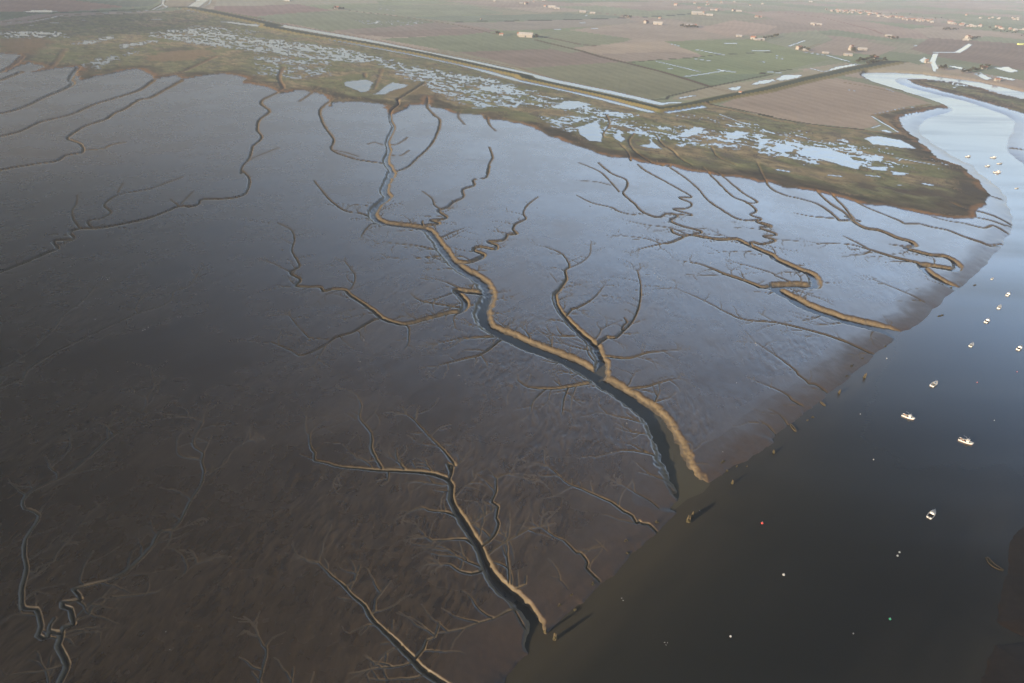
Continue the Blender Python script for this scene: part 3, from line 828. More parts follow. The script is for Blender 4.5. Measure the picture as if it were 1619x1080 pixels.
# broken sheets of water lying in the saltings
zones = [('PX 235,52 300,44 380,56 470,66 560,80 640,98 560,100 480,94 400,82 330,74 270,64 230,58', .62), ('PX 110,70 175,56 190,60 130,74', .7), ('PX 120,100 190,85 230,76 220,84 150,112', .6),
         ('PX 180,72 250,62 255,66 190,80', .75), ('PX 400,84 520,96 530,118 470,126 400,120', .5), ('PX 560,86 680,108 800,128 860,150 780,150 690,150 640,124', .58),
         ('PX 700,128 800,140 900,158 840,172 760,172 700,156', .55), ('PX 800,150 900,160 1010,182 1000,192 880,176 810,166', .5), ('PX 840,185 950,180 1020,196 1130,205 1220,212 1230,240 1180,235 1080,235 1000,215 940,216 880,206', .50),
         ('PX 1200,215 1330,225 1400,255 1395,268 1270,262 1200,245', .50), ('PX 1360,240 1440,250 1450,272 1400,274 1350,262', .42), ('PX 1480,255 1510,258 1505,272 1480,268', .5),
         ('PX 1090,180 1200,196 1340,222 1450,240 1420,246 1290,230 1150,205', .32), ('PX 0,50 100,50 120,60 0,62', .6), ('PX 1480,165 1530,175 1500,190 1480,185', .0),
         ('PX 1490,128 1530,134 1525,140 1500,140', .45), ('PX 560,32 680,34 660,42 570,38', .42), ('PX 120,120 240,110 230,122', .3), ('PX 300,40 420,50 400,56 310,52', .5)]
pn = fbm(ua / 26, va / 9, 131, 5) * .55 + fbm(ua / 6, va / 5, 132, 3) * .45
for spec, pr in zones:
    zz_ = sstep(-12, 18, sdist(P(spec), 0, 30) + 14 * (g1 - .5)) * pr * .74
    v = sstep(.475, .525, zz_ + (pn - .5) * 1.7 + .10) * (zz_ > .02)
    np.maximum(pool, v, out=pool)
pool *= (sdr > 3) & (sdm > 1.5)
pool = pool * (1 - sstep(.25, .6, cut)) * sstep(-1.5, .5, dd - slope_w)
damp = sstep(.30, .5, np.maximum(pn - .12, 0)) * marsh * 0
mix(pool, (.05, .048, .042))
rgh = rgh * (1 - pool) + .12 * pool
spc = spc * (1 - pool) + .36 * pool
bmpf = (1 - pool) * (1 - .0 * marsh)
z = z - pool * .0




# ------------------------------------------------------------------ materials
def mat(name, color, rough=.6, spec=.4, metal=0.0, noise=None, emis=None):
    m = bpy.data.materials.new(name)
    m.use_nodes = True
    n = m.node_tree
    b = n.nodes['Principled BSDF']
    b.inputs['Roughness'].default_value = rough
    b.inputs['Specular IOR Level'].default_value = spec
    b.inputs['Metallic'].default_value = metal
    tc = n.nodes.new('ShaderNodeTexCoord')
    no = n.nodes.new('ShaderNodeTexNoise')
    no.inputs['Scale'].default_value = noise or 2.0
    no.inputs['Detail'].default_value = 4
    n.links.new(tc.outputs['Object'], no.inputs['Vector'])
    mx = n.nodes.new('ShaderNodeMix')
    mx.data_type = 'RGBA'
    mx.inputs['A'].default_value = (*[c * .72 for c in color], 1)
    mx.inputs['B'].default_value = (*[min(1, c * 1.18) for c in color], 1)
    n.links.new(no.outputs['Fac'], mx.inputs['Factor'])
    n.links.new(mx.outputs['Result'], b.inputs['Base Color'])
    return m


def ground_material():
    m = bpy.data.materials.new('ground_cover')
    m.use_nodes = True
    n = m.node_tree
    L = n.links
    b = n.nodes['Principled BSDF']
    a1 = n.nodes.new('ShaderNodeAttribute'); a1.attribute_name = 'cover'
    a2 = n.nodes.new('ShaderNodeAttribute'); a2.attribute_name = 'surface'
    geo = n.nodes.new('ShaderNodeNewGeometry')
    mp = n.nodes.new('ShaderNodeMapping')
    mp.inputs['Scale'].default_value = (1.0, .35, 1)
    mp.inputs['Rotation'].default_value = (0, 0, math.radians(16))
    L.new(geo.outputs['Position'], mp.inputs['Vector'])
    nf = n.nodes.new('ShaderNodeTexNoise'); nf.inputs['Scale'].default_value = .8; nf.inputs['Detail'].default_value = 5; nf.inputs['Roughness'].default_value = .6
    L.new(mp.outputs[0], nf.inputs['Vector'])
    ng = n.nodes.new('ShaderNodeTexNoise'); ng.inputs['Scale'].default_value = .35; ng.inputs['Detail'].default_value = 6; ng.inputs['Roughness'].default_value = .65
    L.new(geo.outputs['Position'], ng.inputs['Vector'])
    mr = n.nodes.new('ShaderNodeMapRange'); mr.inputs['To Min'].default_value = .72; mr.inputs['To Max'].default_value = 1.28
    L.new(ng.outputs['Fac'], mr.inputs['Value'])
    vm = n.nodes.new('ShaderNodeVectorMath'); vm.operation = 'SCALE'
    L.new(a1.outputs['Color'], vm.inputs[0]); L.new(mr.outputs[0], vm.inputs['Scale'])
    L.new(vm.outputs[0], b.inputs['Base Color'])
    sep = n.nodes.new('ShaderNodeSeparateColor')
    L.new(a2.outputs['Color'], sep.inputs[0])
    L.new(sep.outputs[0], b.inputs['Roughness'])
    L.new(sep.outputs[1], b.inputs['Specular IOR Level'])
    bp = n.nodes.new('ShaderNodeBump')
    bp.inputs['Distance'].default_value = .10
    L.new(nf.outputs['Fac'], bp.inputs['Height'])
    L.new(sep.outputs[2], bp.inputs['Strength'])
    L.new(bp.outputs[0], b.inputs['Normal'])
    return m


def water_material():
    m = bpy.data.materials.new('river_water')
    m.use_nodes = True
    n = m.node_tree
    L = n.links
    b = n.nodes['Principled BSDF']
    b.inputs['IOR'].default_value = 1.33
    geo = n.nodes.new('ShaderNodeNewGeometry')
    mp = n.nodes.new('ShaderNodeMapping')
    mp.inputs['Rotation'].default_value = (0, 0, math.radians(-42))
    mp.inputs['Scale'].default_value = (.004, .02, 1)
    L.new(geo.outputs['Position'], mp.inputs['Vector'])
    n1 = n.nodes.new('ShaderNodeTexNoise'); n1.inputs['Scale'].default_value = 1; n1.inputs['Detail'].default_value = 5; n1.inputs['Distortion'].default_value = .6
    L.new(mp.outputs[0], n1.inputs['Vector'])
    cr = n.nodes.new('ShaderNodeMix'); cr.data_type = 'RGBA'
    cr.inputs['A'].default_value = (.013, .014, .011, 1); cr.inputs['B'].default_value = (.021, .022, .018, 1)
    L.new(n1.outputs['Fac'], cr.inputs['Factor'])
    sa = n.nodes.new('ShaderNodeAttribute'); sa.attribute_name = 'silt'
    sm = n.nodes.new('ShaderNodeMix'); sm.data_type = 'RGBA'
    sm.inputs['B'].default_value = (.046, .040, .027, 1)
    L.new(sa.outputs['Fac'], sm.inputs['Factor']); L.new(cr.outputs['Result'], sm.inputs['A'])
    L.new(sm.outputs['Result'], b.inputs['Base Color'])
    mr = n.nodes.new('ShaderNodeMapRange'); mr.inputs['From Min'].default_value = .35; mr.inputs['From Max'].default_value = .65
    mr.inputs['To Min'].default_value = .05; mr.inputs['To Max'].default_value = .24
    L.new(n1.outputs['Fac'], mr.inputs['Value']); L.new(mr.outputs[0], b.inputs['Roughness'])
    n2 = n.nodes.new('ShaderNodeTexNoise'); n2.inputs['Scale'].default_value = .55; n2.inputs['Detail'].default_value = 3
    L.new(geo.outputs['Position'], n2.inputs['Vector'])
    bp = n.nodes.new('ShaderNodeBump'); bp.inputs['Strength'].default_value = .25; bp.inputs['Distance'].default_value = .05
    L.new(n2.outputs['Fac'], bp.inputs['Height']); L.new(bp.outputs[0], b.inputs['Normal'])
    return m


def struct(o, kind='structure'):
    o['kind'] = kind
    return o


# ------------------------------------------------------------------ ground meshes
gm = ground_material()
verts = np.stack([WX, WY, z], -1).reshape(-1, 3).astype(np.float32)
# an outer skirt that carries the land on past the frame
bd = [(0, i) for i in range(NX)] + [(j, NX - 1) for j in range(1, NY)] + [(NY - 1, i) for i in range(NX - 2, -1, -1)] + [(j, 0) for j in range(NY - 2, 0, -1)]
bidx = np.array([j * NX + i for j, i in bd])
bv = verts[bidx]
cen = np.array([0, 900.0])
outv = bv.copy()
vec = bv[:, :2] - cen
ln = np.linalg.norm(vec, axis=1, keepdims=True)
outv[:, :2] = cen + vec * (1 + 6000 / np.maximum(ln, 300))
allv = np.concatenate([verts, outv])
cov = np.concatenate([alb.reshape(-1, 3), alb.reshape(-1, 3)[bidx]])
bstr = (.55 * (1 - pool) * (1 - .55 * np.clip((DIST - 300) / 900, 0, 1)))
srf = np.stack([np.clip(rgh, .05, 1), np.clip(spc, 0, 1), bstr], -1).reshape(-1, 3)
srf = np.concatenate([srf, srf[bidx]])
idx = np.arange(NX * NY).reshape(NY, NX)
q = np.stack([idx[:-1, :-1], idx[1:, :-1], idx[1:, 1:], idx[:-1, 1:]], -1).reshape(-1, 4)
nb = len(bd)
k = np.arange(nb); k2 = (k + 1) % nb
base = NX * NY
ringq = np.stack([bidx[k], bidx[k2], base + k2, base + k], -1)
allq = np.concatenate([q, ringq])
reg = np.zeros((NY, NX), int)           # 0 mud, 1 saltings, 2 farmland
reg[sdm > 0] = 1
reg[farm] = 2
fr = np.concatenate([reg[:-1, :-1].reshape(-1), reg.reshape(-1)[bidx]])


def ground_object(name, sel):
    f = allq[sel]
    used, inv = np.unique(f, return_inverse=True)
    f = inv.reshape(-1, 4)
    me = bpy.data.meshes.new(name)
    me.vertices.add(len(used))
    me.vertices.foreach_set('co', allv[used].astype(np.float32).ravel())
    me.loops.add(f.size)
    me.loops.foreach_set('vertex_index', f.astype(np.int32).ravel())
    me.polygons.add(len(f))
    me.polygons.foreach_set('loop_start', np.arange(0, f.size, 4, dtype=np.int32))
    me.polygons.foreach_set('use_smooth', np.ones(len(f), bool))
    me.update(calc_edges=True)
    for nm, arr in (('cover', cov), ('surface', srf)):
        at = me.attributes.new(nm, 'FLOAT_COLOR', 'POINT')
        c4 = np.ones((len(used), 4), np.float32)
        c4[:, :3] = arr[used]
        at.data.foreach_set('color', c4.ravel())
    me.materials.append(gm)
    o = bpy.data.objects.new(name, me)
    col.objects.link(o)
    return struct(o)


ground_object('mud_flat', fr == 0)
ground_object('salt_marsh', fr == 1)
ground_object('farmland', fr == 2)

sub_j = np.arange(0, NY, 3); sub_i = np.arange(0, NX, 3)
RX, RY = WX[np.ix_(sub_j, sub_i)], WY[np.ix_(sub_j, sub_i)]
RD = sdr[np.ix_(sub_j, sub_i)]
# silt drifts off the banks in ragged plumes
RS = np.exp(np.minimum(RD + 26 * (fbm((RX + RY) / 90, (RX - RY) / 22, 401, 3) - .5), 0) / 17.0)
m_, n_ = RX.shape
ri = np.arange(m_ * n_).reshape(m_, n_)
rq = np.stack([ri[:-1, :-1], ri[1:, :-1], ri[1:, 1:], ri[:-1, 1:]], -1)
keep = (np.minimum(np.minimum(RD[:-1, :-1], RD[1:, :-1]), np.minimum(RD[1:, 1:], RD[:-1, 1:])) < 14)
rq = rq[keep]
S = 16000
rv = np.concatenate([np.stack([RX, RY, np.full_like(RX, WATER_Z)], -1).reshape(-1, 3), [(-S, -4000, WATER_Z - .12), (S, -4000, WATER_Z - .12), (S, 2 * S, WATER_Z - .12), (-S, 2 * S, WATER_Z - .12)]])
rq = np.concatenate([rq, [[m_ * n_ + 0, m_ * n_ + 1, m_ * n_ + 2, m_ * n_ + 3]]])
us, inv = np.unique(rq, return_inverse=True); rq = inv.reshape(-1, 4)
me = bpy.data.meshes.new('river')
me.vertices.add(len(us)); me.vertices.foreach_set('co', rv[us].astype(np.float32).ravel())
me.loops.add(rq.size); me.loops.foreach_set('vertex_index', rq.astype(np.int32).ravel())
me.polygons.add(len(rq)); me.polygons.foreach_set('loop_start', np.arange(0, rq.size, 4, dtype=np.int32))
me.update(calc_edges=True)
at_ = me.attributes.new('silt', 'FLOAT', 'POINT')
at_.data.foreach_set('value', np.concatenate([RS.ravel(), [.25, .25, .25, .25]])[us].astype(np.float32))
me.materials.append(water_material())
wo = bpy.data.objects.new('river', me); col.objects.link(wo); struct(wo)

# ------------------------------------------------------------------ unseen vapour volumes added behind the camera to shade the frame edges
cm = bpy.data.materials.new('shade_vapour'); cm.use_nodes = True
for nn in list(cm.node_tree.nodes):
    if nn.type == 'BSDF_PRINCIPLED':
        cm.node_tree.nodes.remove(nn)


def shade_volume(gx_, gy_, rx_, ry_, rz_, dens, h, seed):
    m = cm.copy(); n = m.node_tree
    v = n.nodes.new('ShaderNodeVolumePrincipled'); v.inputs['Density'].default_value = dens
    v.inputs['Color'].default_value = (.9, .9, .92, 1)
    n.links.new(v.outputs[0], [q_ for q_ in n.nodes if q_.type == 'OUTPUT_MATERIAL'][0].inputs['Volume'])
    b = bmesh.new(); bmesh.ops.create_icosphere(b, subdivisions=4, radius=1)
    for p in b.verts:
        a = p.co
        k_ = 1 + .16 * math.sin(3.1 * a.x + seed) * math.cos(2.7 * a.y - seed) + .10 * math.sin(7 * a.x + 5 * a.y + seed)
        p.co = (a.x * rx_ * k_, a.y * ry_ * k_, a.z * rz_ * (1 + .3 * math.sin(5 * a.x + 4 * a.y)))
    me_ = bpy.data.meshes.new('shade_volume'); b.to_mesh(me_); b.free(); me_.materials.append(m)
    o = bpy.data.objects.new('shade_volume', me_); col.objects.link(o)
    t_ = h / math.tan(SUN_EL)
    o.location = (gx_ - SX * t_, gy_ - SY * t_, h)
    struct(o)


shade_volume(-490, 190, 400, 480, 42, .0055, 1200, 1)
shade_volume(-1750, 2150, 800, 700, 60, .0028, 1500, 2)
shade_volume(-1250, 1250, 560, 420, 45, .0012, 1400, 5)
shade_volume(205, 165, 75, 70, 14, .035, 1150, 3)
# ------------------------------------------------------------------ helpers for objects
M = {
    'hull': mat('boat_white_paint', (.62, .61, .59), .35, .5, noise=3), 'deck': mat('boat_cream_deck', (.50, .48, .43), .5, .4, noise=4),
    'dark': mat('dark_interior', (.035, .038, .045), .6, .3), 'glass': mat('tinted_glass', (.02, .025, .03), .08, .6),
    'blue': mat('blue_canvas', (.06, .12, .24), .7, .3), 'engine': mat('engine_cowl', (.05, .05, .055), .35, .5),
    'metal': mat('grey_metal', (.45, .45, .46), .35, .5, .8), 'rust': mat('rust_red_antifoul', (.22, .06, .03), .6, .3),
    'wood': mat('weathered_timber', (.085, .065, .035), .8, .2, noise=1.5), 'weed': mat('bladder_weed', (.045, .036, .012), .75, .3, noise=2),
    'rope': mat('fish_box_orange', (.55, .20, .06), .6, .3), 'gull': mat('white_feathers', (.55, .55, .54), .7, .2, noise=6),
    'red': mat('red_float', (.40, .04, .03), .4, .5), 'white': mat('white_float', (.36, .36, .36), .4, .5), 'green': mat('green_float', (.05, .42, .22), .4, .5),
    'wall': mat('pale_render', (.22, .205, .185), .85, .2, noise=.4), 'tile': mat('red_roof_tile', (.24, .12, .085), .85, .2, noise=.5), 'sheet': mat('pale_roof_sheet', (.36, .35, .34), .55, .3, noise=.2),
    'greysheet': mat('grey_roof_sheet', (.28, .28, .29), .6, .3, noise=.2), 'leaf': mat('winter_foliage', (.050, .048, .028), .85, .2, noise=.3), 'bark': mat('bark', (.09, .07, .05), .9, .1),
    'greenhouse': mat('lime_plastic_sheet', (.45, .50, .18), .4, .4, noise=.2),
}


def mesh(name, vs, fs, m, parent=None, smooth=False, loc=None):
    me = bpy.data.meshes.new(name)
    me.from_pydata([tuple(v) for v in vs], [], fs)
    me.materials.append(m)
    if smooth:
        me.polygons.foreach_set('use_smooth', [True] * len(me.polygons))
    me.update()
    o = bpy.data.objects.new(name, me)
    col.objects.link(o)
    if parent is not None:
        o.parent = parent
    if loc:
        o.location = loc
    return o


class MB:
    def __init__(s):
        s.v = []; s.f = []

    def box(s, x0, x1, y0, y1, z0, z1, tx=0, ty=0):
        b = len(s.v)
        s.v += [(x0, y0, z0), (x1, y0, z0), (x1, y1, z0), (x0, y1, z0),
                (x0 + tx, y0 + ty, z1), (x1 - tx, y0 + ty, z1), (x1 - tx, y1 - ty, z1), (x0 + tx, y1 - ty, z1)]
        s.f += [tuple(b + i for i in q) for q in ((3, 2, 1, 0), (4, 5, 6, 7), (0, 1, 5, 4), (1, 2, 6, 5), (2, 3, 7, 6), (3, 0, 4, 7))]
        return s

    def tube(s, a, b_, r0, r1, n=7):
        a = Vector(a); b_ = Vector(b_)
        d = (b_ - a).normalized()
        u = d.orthogonal().normalized(); w = d.cross(u)
        k = len(s.v)
        for p, r in ((a, r0), (b_, r1)):
            for i in range(n):
                t = 2 * math.pi * i / n
                s.v.append(tuple(p + u * math.cos(t) * r + w * math.sin(t) * r))
        for i in range(n):
            j = (i + 1) % n
            s.f.append((k + i, k + j, k + n + j, k + n + i))
        s.f.append(tuple(k + n + i for i in range(n))); s.f.append(tuple(k + n - 1 - i for i in range(n)))
        return s

    def ell(s, c, r, nu=10, nv=7, bump=0, seed=0):
        k = len(s.v)
        rr = random.Random(seed)
        for j in range(nv + 1):
            t = math.pi * j / nv
            for i in range(nu):
                p = 2 * math.pi * i / nu
                q = 1 + (rr.uniform(-bump, bump) if 0 < j < nv else 0)
                s.v.append((c[0] + r[0] * math.sin(t) * math.cos(p) * q, c[1] + r[1] * math.sin(t) * math.sin(p) * q, c[2] + r[2] * math.cos(t) * q))
        for j in range(nv):
            for i in range(nu):
                a = k + j * nu + i; b = k + j * nu + (i + 1) % nu
                s.f.append((a, a + nu, b + nu, b))
        return s

    def build(s, name, m, parent=None, smooth=False):
        return mesh(name, s.v, s.f, m, parent, smooth)


def empty(name, loc, rz=0, label=None, cat=None, group=None):
    o = bpy.data.objects.new(name, None)
    o.empty_display_size = 1
    col.objects.link(o)
    o.location = loc
    o.rotation_euler = (0, 0, rz)
    tag(o, label, cat, group)
    return o


def tag(o, label=None, cat=None, group=None, kind=None):
    if label: o['label'] = label
    if cat: o['category'] = cat
    if group: o['group'] = group
    if kind: o['kind'] = kind
    return o


def copy_tree(o, parent=None):
    c = o.copy()
    col.objects.link(c)
    c.parent = parent
    for ch in list(o.children):
        copy_tree(ch, c)
    return c


def at(x, y, zz=0.0):
    a = un(x, y, zz)
    return (float(a[0]), float(a[1]), zz)


def ground_z(x, y):
    j = int(round((y - gy[0]) / STEP)); i = int(round((x - gx[0]) / STEP))
    j = min(max(j, 0), NY - 1); i = min(max(i, 0), NX - 1)
    return float(z[j, i])


# ------------------------------------------------------------------ silty water standing in the great creek
cw = P('B2 1490,800 1340,850 1330,920 1340,1000 1420,1060 C3 -60,60 100,150 260,210 380,270 480,320 560,380 640,470 740,560 800,650 830,730 860,830 920,950 960,1050 1010,1079 1105,1000 1200,960 1240,915 1250,860 1160,650 1050,500 900,380 740,260 640,190 350,50 150,-30 B2 1660,1010 1560,960 1520,860')
pv_ = [at(x, y, WATER_Z + .006) for x, y in cw]
mw = water_material(); mw.name = 'silty_creek_water'
for n_ in mw.node_tree.nodes:
    if n_.type == 'MIX' and not n_.inputs['A'].is_linked and n_.data_type == 'RGBA' and n_.inputs['B'].default_value[0] < .05:
        n_.inputs['A'].default_value = (.060, .054, .034, 1); n_.inputs['B'].default_value = (.075, .067, .044, 1)
cwo = mesh('creek_water', pv_, [tuple(range(len(pv_)))], mw)
if cwo.data.polygons[0].normal.z < 0:
    cwo.data.flip_normals()
tag(cwo, kind='structure')


# ------------------------------------------------------------------ boats
def make_boat(kind):
    r = empty('moored_boat', (0, 0, 0))
    L, B = 6.6, 1.28
    st = [(-1.0, .86, .62), (-.6, .98, .60), (-.1, 1.0, .64), (.35, .86, .74), (.7, .52, .86), (.92, .18, .98), (1.0, .03, 1.05)]
    vs = []; fs = []
    n = 9
    for (t, b, h) in st:
        for i in range(n):
            a = math.pi * i / (n - 1)
            yy = math.cos(a)
            zz_ = -abs(math.sin(a)) ** .8 * .45
            flare = b * B * (1 if i in (0, n - 1) else .92)
            vs.append((t * L / 2 + (-.28 if t > .9 and 0 < i < n - 1 else 0), yy * flare, h if i in (0, n - 1) else (h + zz_ * 2.2 if abs(yy) > .3 else -.30)))
    for s_ in range(len(st) - 1):
        for i in range(n - 1):
            a = s_ * n + i
            fs.append((a, a + 1, a + n + 1, a + n))
    fs.append(tuple(range(n)))
    hull = mesh('hull', vs, fs, M['hull'], r)
    # decks and gunwales: a ring round the open cockpit, foredeck closed
    vs = []; fs = []
    for (t, b, h) in st:
        vs += [(t * L / 2, b * B, h + .004), (t * L / 2, b * B - .24 * min(1, b * 1.5), h + .03), (t * L / 2, -b * B + .24 * min(1, b * 1.5), h + .03), (t * L / 2, -b * B, h + .004)]
    for s_ in range(len(st) - 1):
        a = s_ * 4
        fs += [(a, a + 4, a + 5, a + 1), (a + 2, a + 6, a + 7, a + 3)]
        if s_ >= 2:
            fs.append((a + 1, a + 5, a + 6, a + 2))
    b = len(vs)
    mesh('deck', vs, fs, M['deck'], r)
    MB().box(-L / 2 + .15, -.38, -B * .78, B * .78, .12, .18).build('cockpit_floor', M['dark'], r)
    if kind != 'open':
        k = MB().box(-.45, 1.35, -B * .66, B * .66, .66, 1.35, .18, .12).build('cabin', M['hull'], r)
        MB().box(1.14, 1.24, -B * .5, B * .5, .93, 1.2).build('window', M['glass'], k)
        MB().box(-.2, .95, B * .60, B * .625, .95, 1.2).build('window', M['glass'], k)
        MB().box(-.2, .95, -B * .625, -B * .60, .95, 1.2).build('window', M['glass'], k)
        MB().box(-.25, 1.1, -B * .6, B * .6, 1.352, 1.42).build('cabin_roof', M['deck'], k)
    else:
        MB().box(-.25, .1, -B * .7, B * .7, .5, .58).build('bench', M['deck'], r)
        MB().box(-1.7, -1.35, -B * .7, B * .7, .5, .58).build('bench', M['deck'], r)
        MB().box(.3, .8, -.3, .3, .66, 1.15, .05, .05).build('console', M['blue'], r)
    MB().box(-L / 2 + .0, -L / 2 + .5, -B * .8, B * .8, .60, .67).build('aft_bench', M['deck'], r)
    e = MB().box(-L / 2 - .5, -L / 2 - .05, -.2, .2, .55, 1.05, .06, .05).build('outboard_motor', M['engine'], r)
    MB().box(-L / 2 - .32, -L / 2 - .16, -.06, .06, -.3, .55).build('motor_leg', M['metal'], e)
    MB().tube((.1, 0, 1.0), (.1, 0, 3.0), .035, .02).build('mast', M['metal'], r)
    rl = MB()
    for (x, y) in ((1.7, .75), (1.7, -.75), (2.6, .35), (2.6, -.35), (3.15, 0)):
        rl.tube((x, y, .85), (x, y, 1.45), .025, .025, 5)
    rl.tube((1.7, .75, 1.45), (2.6, .35, 1.45), .025, .025, 5).tube((2.6, .35, 1.45), (3.15, 0, 1.45), .025, .025, 5)
    rl.tube((1.7, -.75, 1.45), (2.6, -.35, 1.45), .025, .025, 5).tube((2.6, -.35, 1.45), (3.15, 0, 1.45), .025, .025, 5)
    rl.build('bow_rail', M['metal'], r)
    return r


def make_workboat():
    r = empty('oyster_boat', (0, 0, 0))
    L, B = 7.6, 1.6
    st = [(-1.0, .92, .8), (-.5, 1.0, .78), (.1, 1.0, .82), (.5, .82, .98), (.8, .48, 1.18), (1.0, .05, 1.38)]
    vs = []; fs = []
    n = 9
    for (t, b, h) in st:
        for i in range(n):
            a = math.pi * i / (n - 1)
            yy = math.cos(a)
            zz_ = h if i in (0, n - 1) else (h - .75 if i in (1, n - 2) else -.35)
            vs.append((t * L / 2 - (.35 if t > .9 and 0 < i < n - 1 else 0), yy * b * B, zz_))
    for s_ in range(len(st) - 1):
        for i in range(n - 1):
            a = s_ * n + i
            fs.append((a, a + 1, a + n + 1, a + n))
    fs.append(tuple(range(n)))
    h = mesh('hull', vs, fs, M['hull'], r)
    wl = MB()
    for (t0, b0, _), (t1, b1, _) in zip(st[:-1], st[1:]):
        for sg in (1, -1):
            wl.tube((t0 * L / 2, sg * (b0 * B + .03), .05), (t1 * L / 2 - (.3 if t1 > .9 else 0), sg * (b1 * B + .03), .05), .07, .07, 5)
    wl.build('waterline_stripe', M['rust'], h)
    vs = []; fs = []
    for (t, b, h_) in st:
        vs += [(t * L / 2, b * B, h_ + .004), (t * L / 2, b * B * .85, h_ + .02), (t * L / 2, -b * B * .85, h_ + .02), (t * L / 2, -b * B, h_ + .004)]
    for s_ in range(len(st) - 1):
        a = s_ * 4
        fs += [(a, a + 4, a + 5, a + 1), (a + 2, a + 6, a + 7, a + 3)]
        if s_ >= 3:
            fs.append((a + 1, a + 5, a + 6, a + 2))
    mesh('deck', vs, fs, M['deck'], r)
    MB().box(-L / 2 + .1, 1.6, -B * .82, B * .82, .3, .36).build('work_deck', M['engine'], r)
    w = MB().box(.1, 1.5, -.8, .8, .37, 2.2, .12, .1).build('wheelhouse', M['hull'], r)
    MB().box(.02, 1.58, -.85, .85, 2.202, 2.3).build('wheelhouse_roof', M['deck'], w)
    MB().box(1.36, 1.44, -.6, .6, 1.5, 2.0).build('window', M['glass'], w)
    for sg in (1, -1):
        MB().box(.35, 1.2, sg * .74 - .02, sg * .74 + .02, 1.5, 1.95).build('window', M['glass'], w)
    for (x, y, m_) in ((-2.6, .5, 'rope'), (-2.6, -.5, 'deck'), (-1.7, .6, 'deck'), (-1.2, -.55, 'rope')):
        MB().box(x - .38, x + .38, y - .28, y + .28, .37, .85, .03, .03).build('fish_box', M[m_], r)
    d = MB().tube((-.5, .7, .3), (-.5, .7, 2.9), .06, .05).tube((-.5, .7, 2.9), (-2.2, .3, 3.3), .05, .04).build('derrick', M['metal'], r)
    MB().tube((.8, 0, 2.3), (.8, 0, 4.1), .03, .02).build('mast', M['metal'], r)
    MB().box(-L / 2 - .35, -L / 2 - .03, -.3, .3, .4, 1.2, .04, .04).build('outboard_motor', M['engine'], r)
    return r


bA = make_boat('cabin'); bB = make_boat('open'); bC = make_workboat()
A0 = math.radians(40)
BO = [
    (1473, 814, 'a', A0 + .05, 1.0, 'small white cabin boat alone on the dark water, nearest to the bottom of the photo'),
    (1527, 699, 'c', None, .85, 'white work boat lying broadside with crates on deck and a rust red waterline'),
    (1436, 660, 'c', None, .8, 'cluttered white work boat lying broadside, nearer the mud bank than the other'),
    (1477, 608, 'b', A0, 1.05, 'white open motorboat with a dark cockpit, at the lower end of the moored row'),
    (1536, 546, 'b', A0 + .05, .85, 'small white boat nearest the mud bank between the two bends of the moored row'),
    (1612, 551, 'a', A0, 1.0, 'white cabin boat cut by the right edge of the photo'),
    (1561, 508, 'a', A0 + .02, 1.02, 'white cabin boat with a shadowed cockpit, third from the far end of the moored row'),
    (1580, 486, 'b', A0 + .12, .95, 'white open boat second from the far end of the moored row'),
    (1594, 466, 'a', A0 + .06, .92, 'white cabin boat at the far end of the moored row'),
    (1569, 441, 'b', A0, .6, 'tiny pale dinghy floating just beyond the far end of the moored row'),
]
FAR = [(1531, 248, 'a', .3, 1.2, 'pale distant boat on the bright bend, closest to the marsh point'), (1571, 249.5, 'a', .1, 1.2, 'pale distant boat farthest up the bright bend of the river'),
       (1562, 263, 'a', .3, 1.1, 'pale distant boat left of the tight cluster on the bright bend'), (1581, 259, 'b', .3, 1.15, 'pale distant boat on the right of the cluster on the bright bend'),
       (1577, 273, 'c', .1, 1.15, 'tan hulled distant boat nearest the camera in the cluster on the bright bend'), (1608, 298, 'b', .4, .8, 'faint distant boat alone near the right edge below the cluster')]
used = set()
for (x, y, k_, ang, s_, lab) in BO + FAR:
    proto = {'a': bA, 'b': bB, 'c': bC}[k_]
    o = proto if k_ not in used else copy_tree(proto)
    used.add(k_)
    o.location = at(x, y, WATER_Z)
    if ang is None:
        p0 = at(x - 11, y - 5, WATER_Z); p1 = at(x + 12, y + 4, WATER_Z)
        ang = math.atan2(p1[1] - p0[1], p1[0] - p0[0])
    o.rotation_euler = (0, 0, ang)
    o.scale = (s_, s_, s_)
    tag(o, lab, 'boat', 'white boats moored in the river')

# ------------------------------------------------------------------ floats
def buoy(x, y, m, s_, label):
    r = empty('mooring_buoy', at(x, y, WATER_Z), 0, label, 'buoy', 'mooring buoys on the river')
    MB().ell((0, 0, .12), (.42 * s_, .42 * s_, .36 * s_), 12, 8).build('float', M[m], r, True)
    t = MB().tube((0, 0, .3 * s_), (0, 0, .62 * s_), .05, .05)
    t.ell((0, 0, .68 * s_), (.12, .05, .12), 8, 6)
    t.build('mooring_ring', M['metal'], r)
    return r


buoy(1205, 827.5, 'red', 1.3, 'red mooring buoy in the dark water off the great creek mouth')
buoy(1239, 909, 'white', 1.2, 'white mooring buoy alone below the red one')
buoy(1422, 873.5, 'white', .9, 'upper of two white buoys floating side by side')
buoy(1419, 879, 'white', .9, 'lower of two white buoys floating side by side')
buoy(1407, 979, 'green', 1.0, 'green mooring buoy near the bottom of the photo')
buoy(1155, 1006.5, 'white', .9, 'small white buoy with a faint wake near the bottom edge')
buoy(1349, 1002, 'white', .55, 'tiny pale buoy left of the green one')
buoy(1402, 567, 'white', .8, 'small white buoy close to the mud bank')
buoy(1360, 655, 'white', .5, 'tiny white buoy left of the work boats')
buoy(1381, 727, 'white', .7, 'pale buoy in open water between bank and work boat')
buoy(1545, 605, 'red', .7, 'small reddish buoy right of the open motorboat')
buoy(1608, 588, 'red', .6, 'faint reddish buoy below the boat at the right edge')
